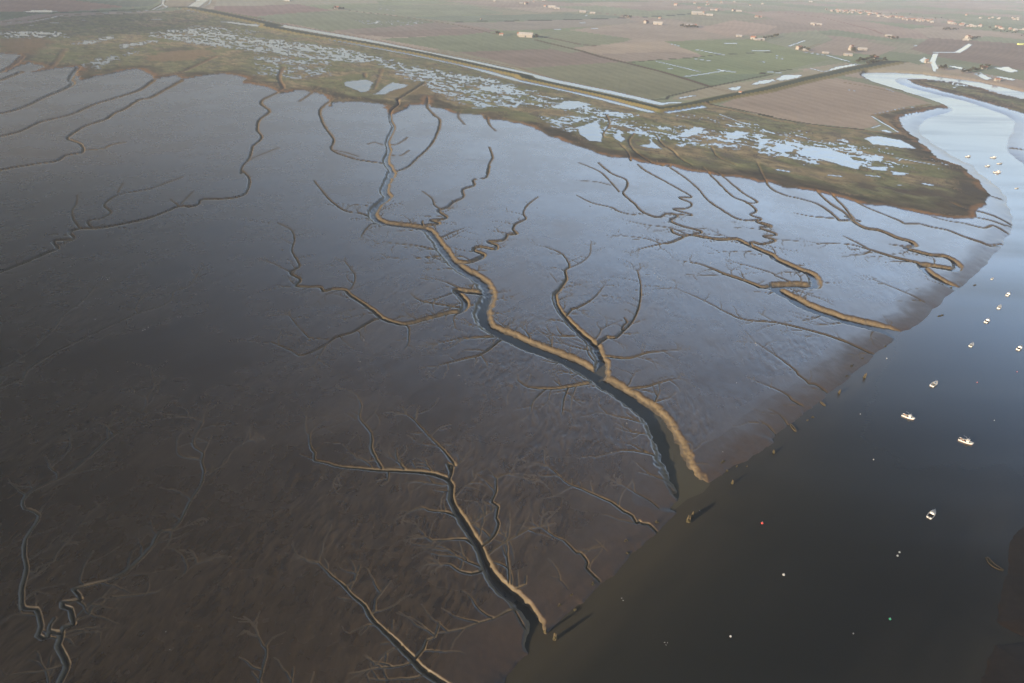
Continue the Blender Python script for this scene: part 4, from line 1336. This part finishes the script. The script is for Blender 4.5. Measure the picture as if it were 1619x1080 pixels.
buoy(1572, 665, 'white', .5, 'faint buoy right of the broadside work boat')


# ------------------------------------------------------------------ gulls
def make_gull():
    b = MB()
    prof = [(-.34, .01, .10), (-.24, .06, .12), (-.08, .105, .15), (.08, .10, .16), (.18, .06, .21), (.24, .055, .27), (.30, .05, .28), (.345, .015, .265), (.40, .004, .255)]
    n = 8
    for (x, r_, h) in prof:
        for i in range(n):
            a = 2 * math.pi * i / n
            b.v.append((x, math.cos(a) * r_ * 1.05, h + math.sin(a) * r_))
    for k_ in range(len(prof) - 1):
        for i in range(n):
            b.f.append((k_ * n + i, (k_ + 1) * n + i, (k_ + 1) * n + (i + 1) % n, k_ * n + (i + 1) % n))
    b.f.append(tuple(range(n)))
    b.tube((.02, .04, .0), (.02, .04, .1), .012, .012, 4).tube((.02, -.04, .0), (.02, -.04, .1), .012, .012, 4)
    return b.build('gull', M['gull'], None, True)


g0 = make_gull()
rg = random.Random(5)
GL = [('B1 735,600 810,612 845,612 820,640 848,622', 'white gull in the loose group on the wet mud above centre left', 'gulls on the mud, upper left'),
      ('B1 625,690 640,698 650,690 655,705 680,660 662,710 618,698', 'white gull in the tight group on the mud left of the faint runnels', 'gulls on the mud, tight group'),
      ('B1 510,835 520,845 545,842 585,820 600,818 615,820', 'white gull in the row beside the faint western runnel', 'gulls beside the faint runnel'),
      ('B1 575,945 585,942 870,1010 883,1008 907,998', 'white gull among the scattered few on bare brown mud at left', 'scattered gulls at left'),
      ('C2 645,148 650,160 642,160 740,110 675,33', 'white gull on the mud below the curving branch creek', 'gulls below the branch creek'),
      ('C2 1490,98 1375,153 1370,165 1075,223 1250,243 1262,243 1298,297', 'white gull on the mud just below the great creek', 'gulls below the great creek'),
      ('C3 1520,50 1530,60 1405,290', 'white gull on the open mud right of the great creek', 'gulls right of the great creek'),
      ('C3 315,357 735,540 795,575 815,595 640,715 1320,712', 'white gull on the mud beside the lower reach of the great creek', 'gulls near the lower reach'),
      ('C3 350,158 360,163 368,156', 'white gull at the waters edge inside the great creek', 'gulls in the great creek'),
      ('B3 1250,598 1245,605 750,597 905,630 903,645 915,628', 'white gull on the pale mud in the middle distance', 'gulls on the pale mud'),
      ('B3 922,690 935,697 945,705 925,683 905,665', 'white gull in the line of birds on the pale mud', 'line of gulls on the pale mud'),
      ('D3 703,562 712,577', 'white gull swimming in one of a pair off the lower bank', 'pair of swimming gulls'),
      ('D3 968,832 984,834 974,850', 'white gull swimming in a cluster of three at the bottom', 'cluster of swimming gulls'),
      ('D3 1180,30', 'white gull standing by the weedy timber pile', None), ('D1 1035,875 1010,770', 'lone gull on the dark mud at the lower left', 'gulls on the dark mud'),
      ('B1 1085,930 1100,930', 'pale gull on the mud at the centre left', 'gulls at centre left')]
first = True
for spec, lab, grp in GL:
    for (x, y) in P(spec):
        x += rg.uniform(-.6, .6); y += rg.uniform(-.6, .6)
        gz = max(ground_z(x, y), WATER_Z - .08)
        o = g0 if first else g0.copy()
        if not first:
            col.objects.link(o)
        first = False
        o.location = at(x, y, gz)
        k_ = .85 if y < 560 else .75
        o.scale = (k_, k_, k_)
        o.rotation_euler = (0, 0, rg.uniform(0, 6.28))
        tag(o, lab, 'bird', grp or 'gull by the pile')


# ------------------------------------------------------------------ timber remains along the bank
def dolphin(x, y, s_, n, hgt, label, seed):
    rr = random.Random(seed)
    gz = min(ground_z(x, y), WATER_Z)
    r = empty('timber_mooring', (*at(x, y, WATER_Z)[:2], WATER_Z), rr.uniform(0, 3), label, 'mooring posts', 'old timber moorings along the bank')
    tops = []
    for i in range(n):
        a = 6.28 * i / n + rr.uniform(-.3, .3)
        bx, by = math.cos(a) * s_ * .6, math.sin(a) * s_ * .6
        tx, ty = bx * .55 + rr.uniform(-.15, .15), by * .55 + rr.uniform(-.15, .15)
        hh = hgt * rr.uniform(.8, 1.05)
        p = MB().tube((bx, by, -2.5), (tx, ty, hh), .22 * s_ ** .5, .17 * s_ ** .5, 8).build('pile', M['wood'], r)
        tops.append((tx, ty, hh))
    b = MB()
    for i in range(n):
        a, c = tops[i], tops[(i + 1) % n]
        b.tube((a[0] * 1.15, a[1] * 1.15, hgt * .62), (c[0] * 1.15, c[1] * 1.15, hgt * .62), .12, .12, 6)
    b.build('cross_beam', M['wood'], r)
    w = MB()
    for i in range(7):
        a = rr.uniform(0, 6.28); d = rr.uniform(.1, .7) * s_
        w.ell((math.cos(a) * d, math.sin(a) * d, rr.uniform(.05, hgt * .45)), (rr.uniform(.35, .6) * s_, rr.uniform(.3, .55) * s_, rr.uniform(.3, .7) * s_), 10, 7, .16, seed * 9 + i)
    w.build('weed', M['weed'], r)
    return r


dolphin(1088, 825, 1.15, 5, 3.6, 'tallest weed hung timber mooring below the mouth of the great creek', 1)
dolphin(1095, 817, .8, 4, 2.8, 'dark timber mooring close behind the tallest one at the creek mouth', 2)
dolphin(877, 1011, .9, 4, 3.4, 'weedy timber mooring throwing a long shadow near the bottom of the photo', 3)
dolphin(862, 1001, .6, 4, 3.2, 'dark timber mooring at the mouth of the lower creek', 4)
dolphin(1158, 765, .7, 4, 2.2, 'small weedy mooring right of the great creek tip', 5)
dolphin(1327, 622, .8, 3, 2.6, 'brown mooring post cluster off the bank below the far channels', 6)
dolphin(1367, 597, .9, 3, 3.2, 'dark leaning mooring farthest along the bank', 7)
dolphin(1223, 716, .9, 3, 1.8, 'splayed timbers standing in the water below the plank wreck', 8)


def weed_clump(x, y, s_, label, seed, elong=1.0, rz=.7):
    rr = random.Random(seed)
    gz = ground_z(x, y)
    r = empty('weed_clump', at(x, y, max(gz, WATER_Z)), rz, label, 'seaweed', 'dark weed clumps along the bank')
    b = MB()
    for i in range(6):
        b.ell((rr.uniform(-1, 1) * s_ * elong, rr.uniform(-.5, .5) * s_, .02), (rr.uniform(.4, .8) * s_ * elong, rr.uniform(.3, .6) * s_, rr.uniform(.2, .45)), 10, 6, .2, seed * 7 + i)
    b.build('weed', M['weed'], r)
    s = MB()
    for i in range(3):
        a = rr.uniform(-.6, .6) * s_
        s.tube((a, rr.uniform(-.3, .3), -.4), (a + rr.uniform(-.3, .3), rr.uniform(-.4, .4), rr.uniform(.5, 1.1)), .09, .06, 6)
    s.build('stake', M['wood'], r)


for i, (x, y, s_, e_, lab) in enumerate([
        (1285, 660, .6, 1, 'small dark weed clump in the water beside the splayed timbers'), (1277, 665, .45, 1, 'smallest weed clump in the water above the plank wreck'),
        (937, 923, .8, 1, 'dark weed clump on the brown bank above the lower creek'), (904, 941, .5, 1, 'weed clump on the bank left of the dark clump'),
        (884, 957, .5, 1, 'weed clump on the bank nearest the lower creek mouth'), (990, 855, .6, 1, 'weed clump on the brown bank by the short creek'),
        (992, 875, .7, 1.3, 'long weed clump at the waters edge below the short creek'), (1038, 826, .6, 1, 'weed clump at the end of the winding creek'),
        (910, 964, .6, 1, 'dark weed clump at the waterline casting a long shadow'), (1143, 730, .7, 1.6, 'weedy ridge across the bank right of the great creek tip'),
        (1149, 745, .5, 1, 'small weedy clump at the waterline right of the great creek'), (1347, 579, 1.2, 1.8, 'olive weed patch on the bank above the dark mooring'),
        (1338, 595, .8, 1.2, 'reddish weed patch on the bank edge'), (1505, 455, 1.0, 1.2, 'dark weed patch at the mouth of the far creek'),
        (1541, 451, .9, 1.4, 'dark clump in the water off the far creek mouth'), (1488, 499, 1.1, 2.6, 'long dark weed raft in the water below the far creek'),
        (1399, 548, .8, 1.4, 'weed patch on the bank near the end of the straight creek'), (1364, 567, .7, 1.4, 'weed streak on the bank left of the straight creek'),
        (1165, 738, .4, 1, 'tiny weedy stake right of the small mooring'), (1181, 738, .35, 1, 'tiny weedy stake in the water near the bank'),
        (1281, 481, .7, 1.5, 'dark clump on the lower side of the far channel'), (1507, 297, 1.4, 1.6, 'dark clump on the far bank near the river bend')]):
    weed_clump(x, y, s_, lab, 40 + i, e_, .6)


def plank_wreck(x, y, L, rz, label, curve=0.0, wdt=1.3):
    r = empty('boat_wreck', at(x, y, WATER_Z), rz, label, 'wreck')
    n = 9
    for sg in (1, -1):
        b = MB()
        for i in range(n - 1):
            t0, t1 = i / (n - 1) * 2 - 1, (i + 1) / (n - 1) * 2 - 1
            f = lambda t: (t * L / 2, sg * wdt * .5 * (1 - t ** 4) + curve * (1 - t * t), .35 + .15 * t * t)
            b.tube(f(t0), f(t1), .13, .13, 6)
            g = lambda t: (t * L / 2, sg * wdt * .42 * (1 - t ** 4) + curve * (1 - t * t), .05)
            b.tube(g(t0), g(t1), .16, .16, 6)
        b.build('side_plank', M['wood'], r)
    for i in range(1, n - 1):
        t = i / (n - 1) * 2 - 1
        yy = curve * (1 - t * t)
        h = wdt * .5 * (1 - t ** 4)
        MB().tube((t * L / 2, yy - h, .45), (t * L / 2, yy, -.2), .07, .07, 5).tube((t * L / 2, yy, -.2), (t * L / 2, yy + h, .45), .07, .07, 5).build('rib', M['wood'], r)
    w = MB()
    for i in range(8):
        t = -0.9 + i * .25
        w.ell((t * L / 2, curve * (1 - t * t), .05), (.7, wdt * .35, .22), 9, 6, .2, i)
    w.build('weed', M['weed'], r)
    return r


p0 = at(1248, 670, WATER_Z); p1 = at(1259, 684, WATER_Z)
plank_wreck(1254, 677, 6.2, math.atan2(p1[1] - p0[1], p1[0] - p0[0]), 'long narrow plank wreck lying end on to the mud bank', 0, 1.2)
p0 = at(1296, 635, WATER_Z); p1 = at(1306, 643, WATER_Z)
plank_wreck(1301, 639, 3.6, math.atan2(p1[1] - p0[1], p1[0] - p0[0]), 'short plank wreck between the long one and the brown mooring', 0, 1.0)
p0 = at(1562, 884, WATER_Z); p1 = at(1584, 902, WATER_Z)
plank_wreck(1573, 892, 7.0, math.atan2(p1[1] - p0[1], p1[0] - p0[0]), 'curved weed covered hulk by the right hand bank', -1.3, 1.9)


# ------------------------------------------------------------------ farms and the village
def make_building(name, L, W, h, pitch, wall, roof, chim=False, door=True, win=0):
    r = empty(name, (0, 0, 0))
    w = MB()
    w.v = [(-L / 2, -W / 2, -1), (L / 2, -W / 2, -1), (L / 2, W / 2, -1), (-L / 2, W / 2, -1), (-L / 2, -W / 2, h), (L / 2, -W / 2, h), (L / 2, W / 2, h), (-L / 2, W / 2, h), (-L / 2, 0, h + pitch), (L / 2, 0, h + pitch)]
    w.f = [(0, 1, 5, 4), (2, 3, 7, 6), (1, 2, 6, 9, 5), (3, 0, 4, 8, 7)]
    wo_ = w.build('wall', M[wall], r)
    o_ = .5
    rf = MB()
    zz_ = h - o_ * pitch / (W / 2)
    a = [(-L / 2 - o_, -W / 2 - o_, zz_), (L / 2 + o_, -W / 2 - o_, zz_), (L / 2 + o_, 0, h + pitch), (-L / 2 - o_, 0, h + pitch), (L / 2 + o_, W / 2 + o_, zz_), (-L / 2 - o_, W / 2 + o_, zz_)]
    rf.v = [(x, y, q + .05) for x, y, q in a] + [(x, y, q + .3) for x, y, q in a]
    rf.f = [(6, 7, 8, 9), (9, 8, 10, 11), (1, 0, 3, 2), (2, 3, 5, 4), (0, 1, 7, 6), (4, 5, 11, 10), (1, 2, 8, 7), (2, 4, 10, 8), (3, 0, 6, 9), (5, 3, 9, 11)]
    ro = rf.build('roof', M[roof], r)
    if chim:
        MB().box(L * .3, L * .3 + .9, -.45, .45, h + pitch * .5, h + pitch + 1.1).build('chimney', M[wall], ro)
    if door:
        MB().box(-1.3, 1.3, -W / 2 - .05, -W / 2 + .02, 0, min(h * .8, 3.2)).build('door', M['dark'], wo_)
    for i in range(win):
        x = -L / 2 + (i + .5) * L / win
        if abs(x) > 1.8:
            MB().box(x - .5, x + .5, -W / 2 - .04, -W / 2 + .02, 1.0, 2.3).build('window', M['glass'], wo_)
    return r


PB = {'barn': make_building('barn', 26, 13, 5, 3, 'wall', 'sheet'), 'house': make_building('farmhouse', 13, 8, 5, 2.6, 'wall', 'tile', True, True, 4),
      'shed': make_building('farm_shed', 20, 11, 4.5, 2.2, 'wall', 'greysheet'), 'tunnel': make_building('greenhouse', 34, 10, 3, 2.4, 'greenhouse', 'greenhouse')}
ub = set()
FB = [
    (831.6, 58.7, 'barn', 1.5, 'long white roofed barn at the head of the straight hedged track'), (822, 56.6, 'house', 1.2, 'red roofed farmhouse left of the long white barn'),
    (872.5, 12.4, 'barn', 1.25, 'left barn of a bright pair in the far fields, top centre'), (880.5, 14.3, 'shed', 1.2, 'right barn of a bright pair in the far fields, top centre'),
    (862, 11, 'house', 1.0, 'small pale house left of the bright pair of barns'), (832, 7, 'house', 1.3, 'small white farmhouse farthest left among the top centre farms'), (824, 5.5, 'shed', .8, 'small shed beside the farthest left white farmhouse'),
    (921, 19.8, 'barn', 1.0, 'white barn left of two along the pink track'), (936.6, 21.6, 'barn', .85, 'white barn right of two along the pink track'),
    (994.5, 27.8, 'house', .9, 'house hidden among dark trees at the end of the hedge line'), (991, 27, 'shed', .6, 'shed among the dark trees at the end of the hedge line'),
    (1021.5, 37, 'house', 1.4, 'red roofed farmhouse left of a long white barn in mid field'), (1040, 39, 'barn', 1.25, 'long white barn right of the red roofed farmhouse in mid field'),
    (1068.5, 9, 'house', 1.4, 'lone pale house high in the hazy fields left of centre right'), (1101.7, 23.2, 'barn', 1.7, 'largest long white barn of the big farm in the haze'),
    (1111.8, 21.6, 'house', 1.1, 'house between the barns of the big farm in the haze'), (1115, 24, 'shed', .9, 'shed in the middle of the big farm in the haze'), (1121.8, 24.9, 'barn', 1.0, 'right hand white barn of the big farm in the haze'),
    (1127, 16.5, 'shed', 1.1, 'pale shed behind the big farm, left one'), (1133, 17, 'house', 1.1, 'pale house behind the big farm, right one'), (1105, 13.6, 'house', 1.0, 'small pink roofed house behind the largest barn'),
    (1159.6, 17.8, 'house', 1.2, 'pale house left of a far pale barn'), (1168, 18.5, 'barn', 1.0, 'far pale barn in the haze right of the big farm'),
    (1091, 42.5, 'shed', 1.4, 'pale farm shed ringed by dark trees'), (1098, 42, 'house', 1.1, 'farmhouse at the right of the tree ringed farm'), (1087, 43.2, 'house', .9, 'small house at the left of the tree ringed farm'),
    (1168, 58, 'shed', .9, 'single bright barn standing alone in the green fields'), (1191, 62.3, 'house', 1.2, 'left building of the bright farm by the dark hedge'), (1197.5, 63.8, 'shed', .8, 'middle building of the bright farm by the dark hedge'),
    (1203, 63.6, 'barn', .75, 'right barn of the bright farm by the dark hedge'), (1196, 28, 'house', 1.1, 'left house of a faint far pair beyond the pink fields'), (1202, 28.2, 'house', 1.0, 'right house of a faint far pair beyond the pink fields'),
    (1263, 78.4, 'house', 1.3, 'red roofed house left of two at the long puddle'), (1273.6, 79.9, 'shed', .8, 'bright shed right of two at the long puddle'),
    (1285.5, 38.6, 'barn', .8, 'left bright barn of a far pair right of centre'), (1288, 40.2, 'house', .9, 'small house below the left bright barn of the far pair'), (1294.7, 39.8, 'barn', .8, 'right bright barn of a far pair right of centre'),
    (1281.6, 3.4, 'barn', .8, 'faint white barn at the very top right of centre'), (1305, 84.7, 'barn', .6, 'small white barn at the start of the curving puddle'),
    (1340.4, 88.4, 'shed', 1.0, 'bright shed beside the flooded ditch farms'), (1345, 79.4, 'house', 1.2, 'bright house with trees above the flooded ditch'), (1346, 75.5, 'house', 1.0, 'upper small house in the trees above the ditch'),
    (1363, 79.4, 'barn', .9, 'pale long barn right of the bright house with trees'), (1404.4, 57.7, 'barn', .8, 'pale barn alone in the far red fields'), (1411, 61, 'house', .9, 'house below the pale barn in the far red fields'),
    (1384.7, 93, 'house', .9, 'white house between the dark hedges by the river head'), (1463.5, 99.6, 'house', .7, 'left white house on the spit between pale streams'), (1469, 100, 'shed', .5, 'right white shed on the spit between pale streams'),
    (1465, 96.5, 'house', .6, 'upper house on the spit between pale streams'), (1529.6, 61, 'house', 1.5, 'upper pink roofed house at the head of the winding stream'), (1526.6, 64, 'barn', .7, 'lower pale barn at the head of the winding stream'), (1535, 62, 'house', 1.2, 'right house at the head of the winding stream'),
    (1556, 109.2, 'house', .9, 'house among dark bushes beyond the upper river arm'), (1576, 128.4, 'house', .8, 'small house by the sluice on the far river bank'), (1616, 71, 'tunnel', .9, 'lime green greenhouse at the right edge of the fields'),
    (1170.6, 147.4, 'house', .45, 'tiny white hut at the sluice on the sea wall'), (532.6, 14.2, 'house', 1.3, 'pale house in dark trees in the far left fields'), (536, 14.6, 'shed', .8, 'shed in dark trees in the far left fields'), (792.5, 56.3, 'house', .9, 'white house on the track left of the long white barn'),
    (455, 1.5, 'barn', .9, 'small pale barn at the top edge left of centre'), (450, .3, 'house', 1.2, 'pale house at the top edge left of centre'),
    (1043, 30, 'house', .8, 'faint cottage behind the long white barn in mid field'), (761, 31, 'house', .5, 'tiny white hut beside the straight ditch'),
]
rh = random.Random(9)
for (x, y, k_, s_, lab) in FB:
    proto = PB[k_]
    o = proto if k_ not in ub else copy_tree(proto)
    ub.add(k_)
    o.location = at(x, y, ground_z(x, y))
    o.rotation_euler = (0, 0, rh.choice((-.05, .05, .15, -.2)) + rh.uniform(-.12, .12))
    if k_ == 'house':
        o.rotation_euler = (0, 0, rh.choice((-.8, .75, 0)) + rh.uniform(-.15, .15))
    o.scale = (s_, s_, s_)
    tag(o, lab, {'barn': 'barn', 'house': 'house', 'shed': 'shed', 'tunnel': 'greenhouse'}[k_], 'farm buildings scattered in the fields')


def along(pts, t):
    L = [math.hypot(pts[i + 1][0] - pts[i][0], pts[i + 1][1] - pts[i][1]) for i in range(len(pts) - 1)]
    s = t * sum(L)
    for i, l in enumerate(L):
        if s <= l or i == len(L) - 1:
            f = min(1, s / l)
            return pts[i][0] + (pts[i + 1][0] - pts[i][0]) * f, pts[i][1] + (pts[i + 1][1] - pts[i][1]) * f
        s -= l


v0 = make_building('village_house', 12, 9, 4.5, 2.6, 'wall', 'tile')
v1 = make_building('village_house', 14, 9, 4.5, 2.4, 'wall', 'sheet')
fv = {0: True, 1: True}
VR = [([(1322, 19), (1345, 18.5), (1372, 21), (1390, 25)], 62, 2.4, 'pale house in the densest block of the hazy village'), ([(1390, 25), (1420, 29), (1445, 32), (1477, 35)], 64, 1.5, 'house in the straight bright street of the hazy village'),
      ([(1495, 36), (1530, 41), (1566, 43)], 30, 1.3, 'house in the right hand street of the hazy village'), ([(1575, 44), (1619, 49)], 18, 1.6, 'faint house in the village at the right edge'),
      ([(1528, 26), (1575, 30), (1619, 30)], 14, 1.8, 'faint house in the farther village in the haze'), ([(1300, 15), (1322, 19)], 5, 1.2, 'outlying house at the left end of the hazy village'),
      ([(1040, 3), (1120, 6), (1220, 6)], 12, 3, 'scattered far house in the haze at the top right of centre'), ([(600, -2), (820, 2), (960, 1)], 6, 2, 'faint scattered far house at the top centre')]
for pts, n, jit, lab in VR:
    for i in range(int(n * .72)):
        x, y = along(pts, rh.random())
        x += rh.uniform(-1.5, 1.5); y += rh.uniform(-jit, jit)
        k_ = 0 if rh.random() < .6 else 1
        proto = (v0, v1)[k_]
        o = proto if fv[k_] else copy_tree(proto)
        fv[k_] = False
        o.location = at(x, y, ground_z(x, y))
        o.rotation_euler = (0, 0, rh.uniform(-.5, .5) + rh.choice((0, 1.57)))
        s_ = rh.uniform(.7, 1.15)
        o.scale = (s_, s_, s_)
        tag(o, lab, 'house', lab.replace('pale house', 'houses').replace('house', 'houses', 1) if 'houses' not in lab else lab)


# ------------------------------------------------------------------ trees
def make_tree(seed, h, w):
    rr = random.Random(seed)
    r = empty('tree', (0, 0, 0))
    t = MB().tube((0, 0, -.5), (0, 0, h * .5), .35, .2, 6)
    for i in range(4):
        a = rr.uniform(0, 6.28)
        t.tube((0, 0, h * rr.uniform(.25, .45)), (math.cos(a) * w * .3, math.sin(a) * w * .3, h * .7), .14, .06, 5)
    t.build('trunk', M['bark'], r)
    c = MB()
    lumps = [(rr.uniform(-.3, .3) * w, rr.uniform(-.3, .3) * w, h * rr.uniform(.45, .85), rr.uniform(.22, .4) * w) for _ in range(8)]
    for i in range(340):
        lx, ly, lz, lr = rr.choice(lumps)
        d = Vector((rr.gauss(0, 1), rr.gauss(0, 1), rr.gauss(0, .8))).normalized() * lr * rr.uniform(.5, 1.05)
        p = Vector((lx, ly, lz)) + d
        u_ = Vector((rr.gauss(0, 1), rr.gauss(0, 1), rr.gauss(0, 1))).normalized()
        v_ = u_.orthogonal().normalized()
        q = rr.uniform(.3, .65)
        k = len(c.v)
        c.v += [tuple(p + u_ * q), tuple(p + v_ * q * .8), tuple(p - u_ * q), tuple(p - v_ * q * .8)]
        c.f.append((k, k + 1, k + 2, k + 3))
    c.build('crown', M['leaf'], r)
    return r


TR = [make_tree(1, 10, 8), make_tree(2, 8, 9), make_tree(3, 12, 7)]
ft = [True, True, True]
ROWS = [([(1206, 62.5), (1231, 57.5)], 16, .3, 'tree in the dark hedge running from the bright farm'), ([(527, 15), (545, 15.5)], 10, .6, 'tree around the dark farmstead in the far left fields'),
        ([(985, 27.5), (998, 28.6)], 9, .4, 'tree at the farm at the end of the hedge line'), ([(1076, 43.5), (1104, 44.5)], 14, .5, 'tree ringing the pale farm in mid field'),
        ([(1354, 99), (1382, 93.6)], 14, .25, 'tree in the dark hedge left of the white riverside house'), ([(1369, 103), (1402, 96.8)], 14, .25, 'tree in the dark hedge below the white riverside house'),
        ([(1520, 117), (1546, 112), (1562, 107)], 14, .5, 'bush by the pale ponds beyond the river'), ([(1533, 63), (1549, 60)], 9, .3, 'tree right of the houses at the winding stream'),
        ([(1346, 80.5), (1352, 84)], 7, .5, 'tree below the bright house above the ditch'), ([(784, 55.6), (792, 56)], 6, .3, 'tree beside the white house on the track'),
        ([(1484, 110.5), (1496, 111)], 7, .5, 'bush at the mouth of the winding stream'), ([(1489, 47.5), (1515, 47.8)], 14, .7, 'tree in the dark copse below the village'),
        ([(1403, 60.5), (1420, 63)], 7, .4, 'tree near the barn in the red fields'), ([(1264, 79), (1268, 79.5), (1280, 80.8)], 6, .3, 'tree between the two houses at the long puddle'),
        ([(846, 59.5), (850, 60)], 5, .3, 'tree at the right end of the long white barn'), ([(1560, 46), (1619, 56)], 16, 2.5, 'dim tree in the haze right of the village'), ([(1300, 17), (1400, 22), (1500, 33)], 20, 3.0, 'dim tree among the village houses')]
for pts, n, jit, lab in ROWS:
    for i in range(n):
        x, y = along(pts, (i + rh.random()) / n)
        y += rh.uniform(-jit, jit)
        k_ = rh.randrange(3)
        o = TR[k_] if ft[k_] else copy_tree(TR[k_])
        ft[k_] = False
        o.location = at(x, y, ground_z(x, y))
        o.rotation_euler = (0, 0, rh.uniform(0, 6.28))
        s_ = rh.uniform(.7, 1.15)
        o.scale = (s_, s_, s_ * rh.uniform(.8, 1.1))
        tag(o, lab, 'tree' if 'tree' in lab else 'bush', lab.replace('tree ', 'trees ', 1).replace('bush ', 'bushes ', 1))



# ------------------------------------------------------------------ haze
hm = bpy.data.materials.new('haze')
hm.use_nodes = True
hn = hm.node_tree
for nn in list(hn.nodes):
    if nn.type == 'BSDF_PRINCIPLED':
        hn.nodes.remove(nn)
pv = hn.nodes.new('ShaderNodeVolumePrincipled')
pv.inputs['Color'].default_value = (.72, .82, 1.0, 1)
pv.inputs['Density'].default_value = 0.64e-4
pv.inputs['Anisotropy'].default_value = .0
hn.links.new(pv.outputs[0], hn.nodes['Material Output'].inputs['Volume'])
bm = bmesh.new()
bmesh.ops.create_cube(bm, size=1)
zb, zt = -9.0, H + 12
for v in bm.verts:
    v.co = ((v.co.x) * 44000 + 1500, v.co.y * 44000 + 14000, zb if v.co.z < 0 else zt)
me = bpy.data.meshes.new('haze'); bm.to_mesh(me); bm.free()
me.materials.append(hm)
ho = bpy.data.objects.new('haze', me); col.objects.link(ho); struct(ho, 'stuff')
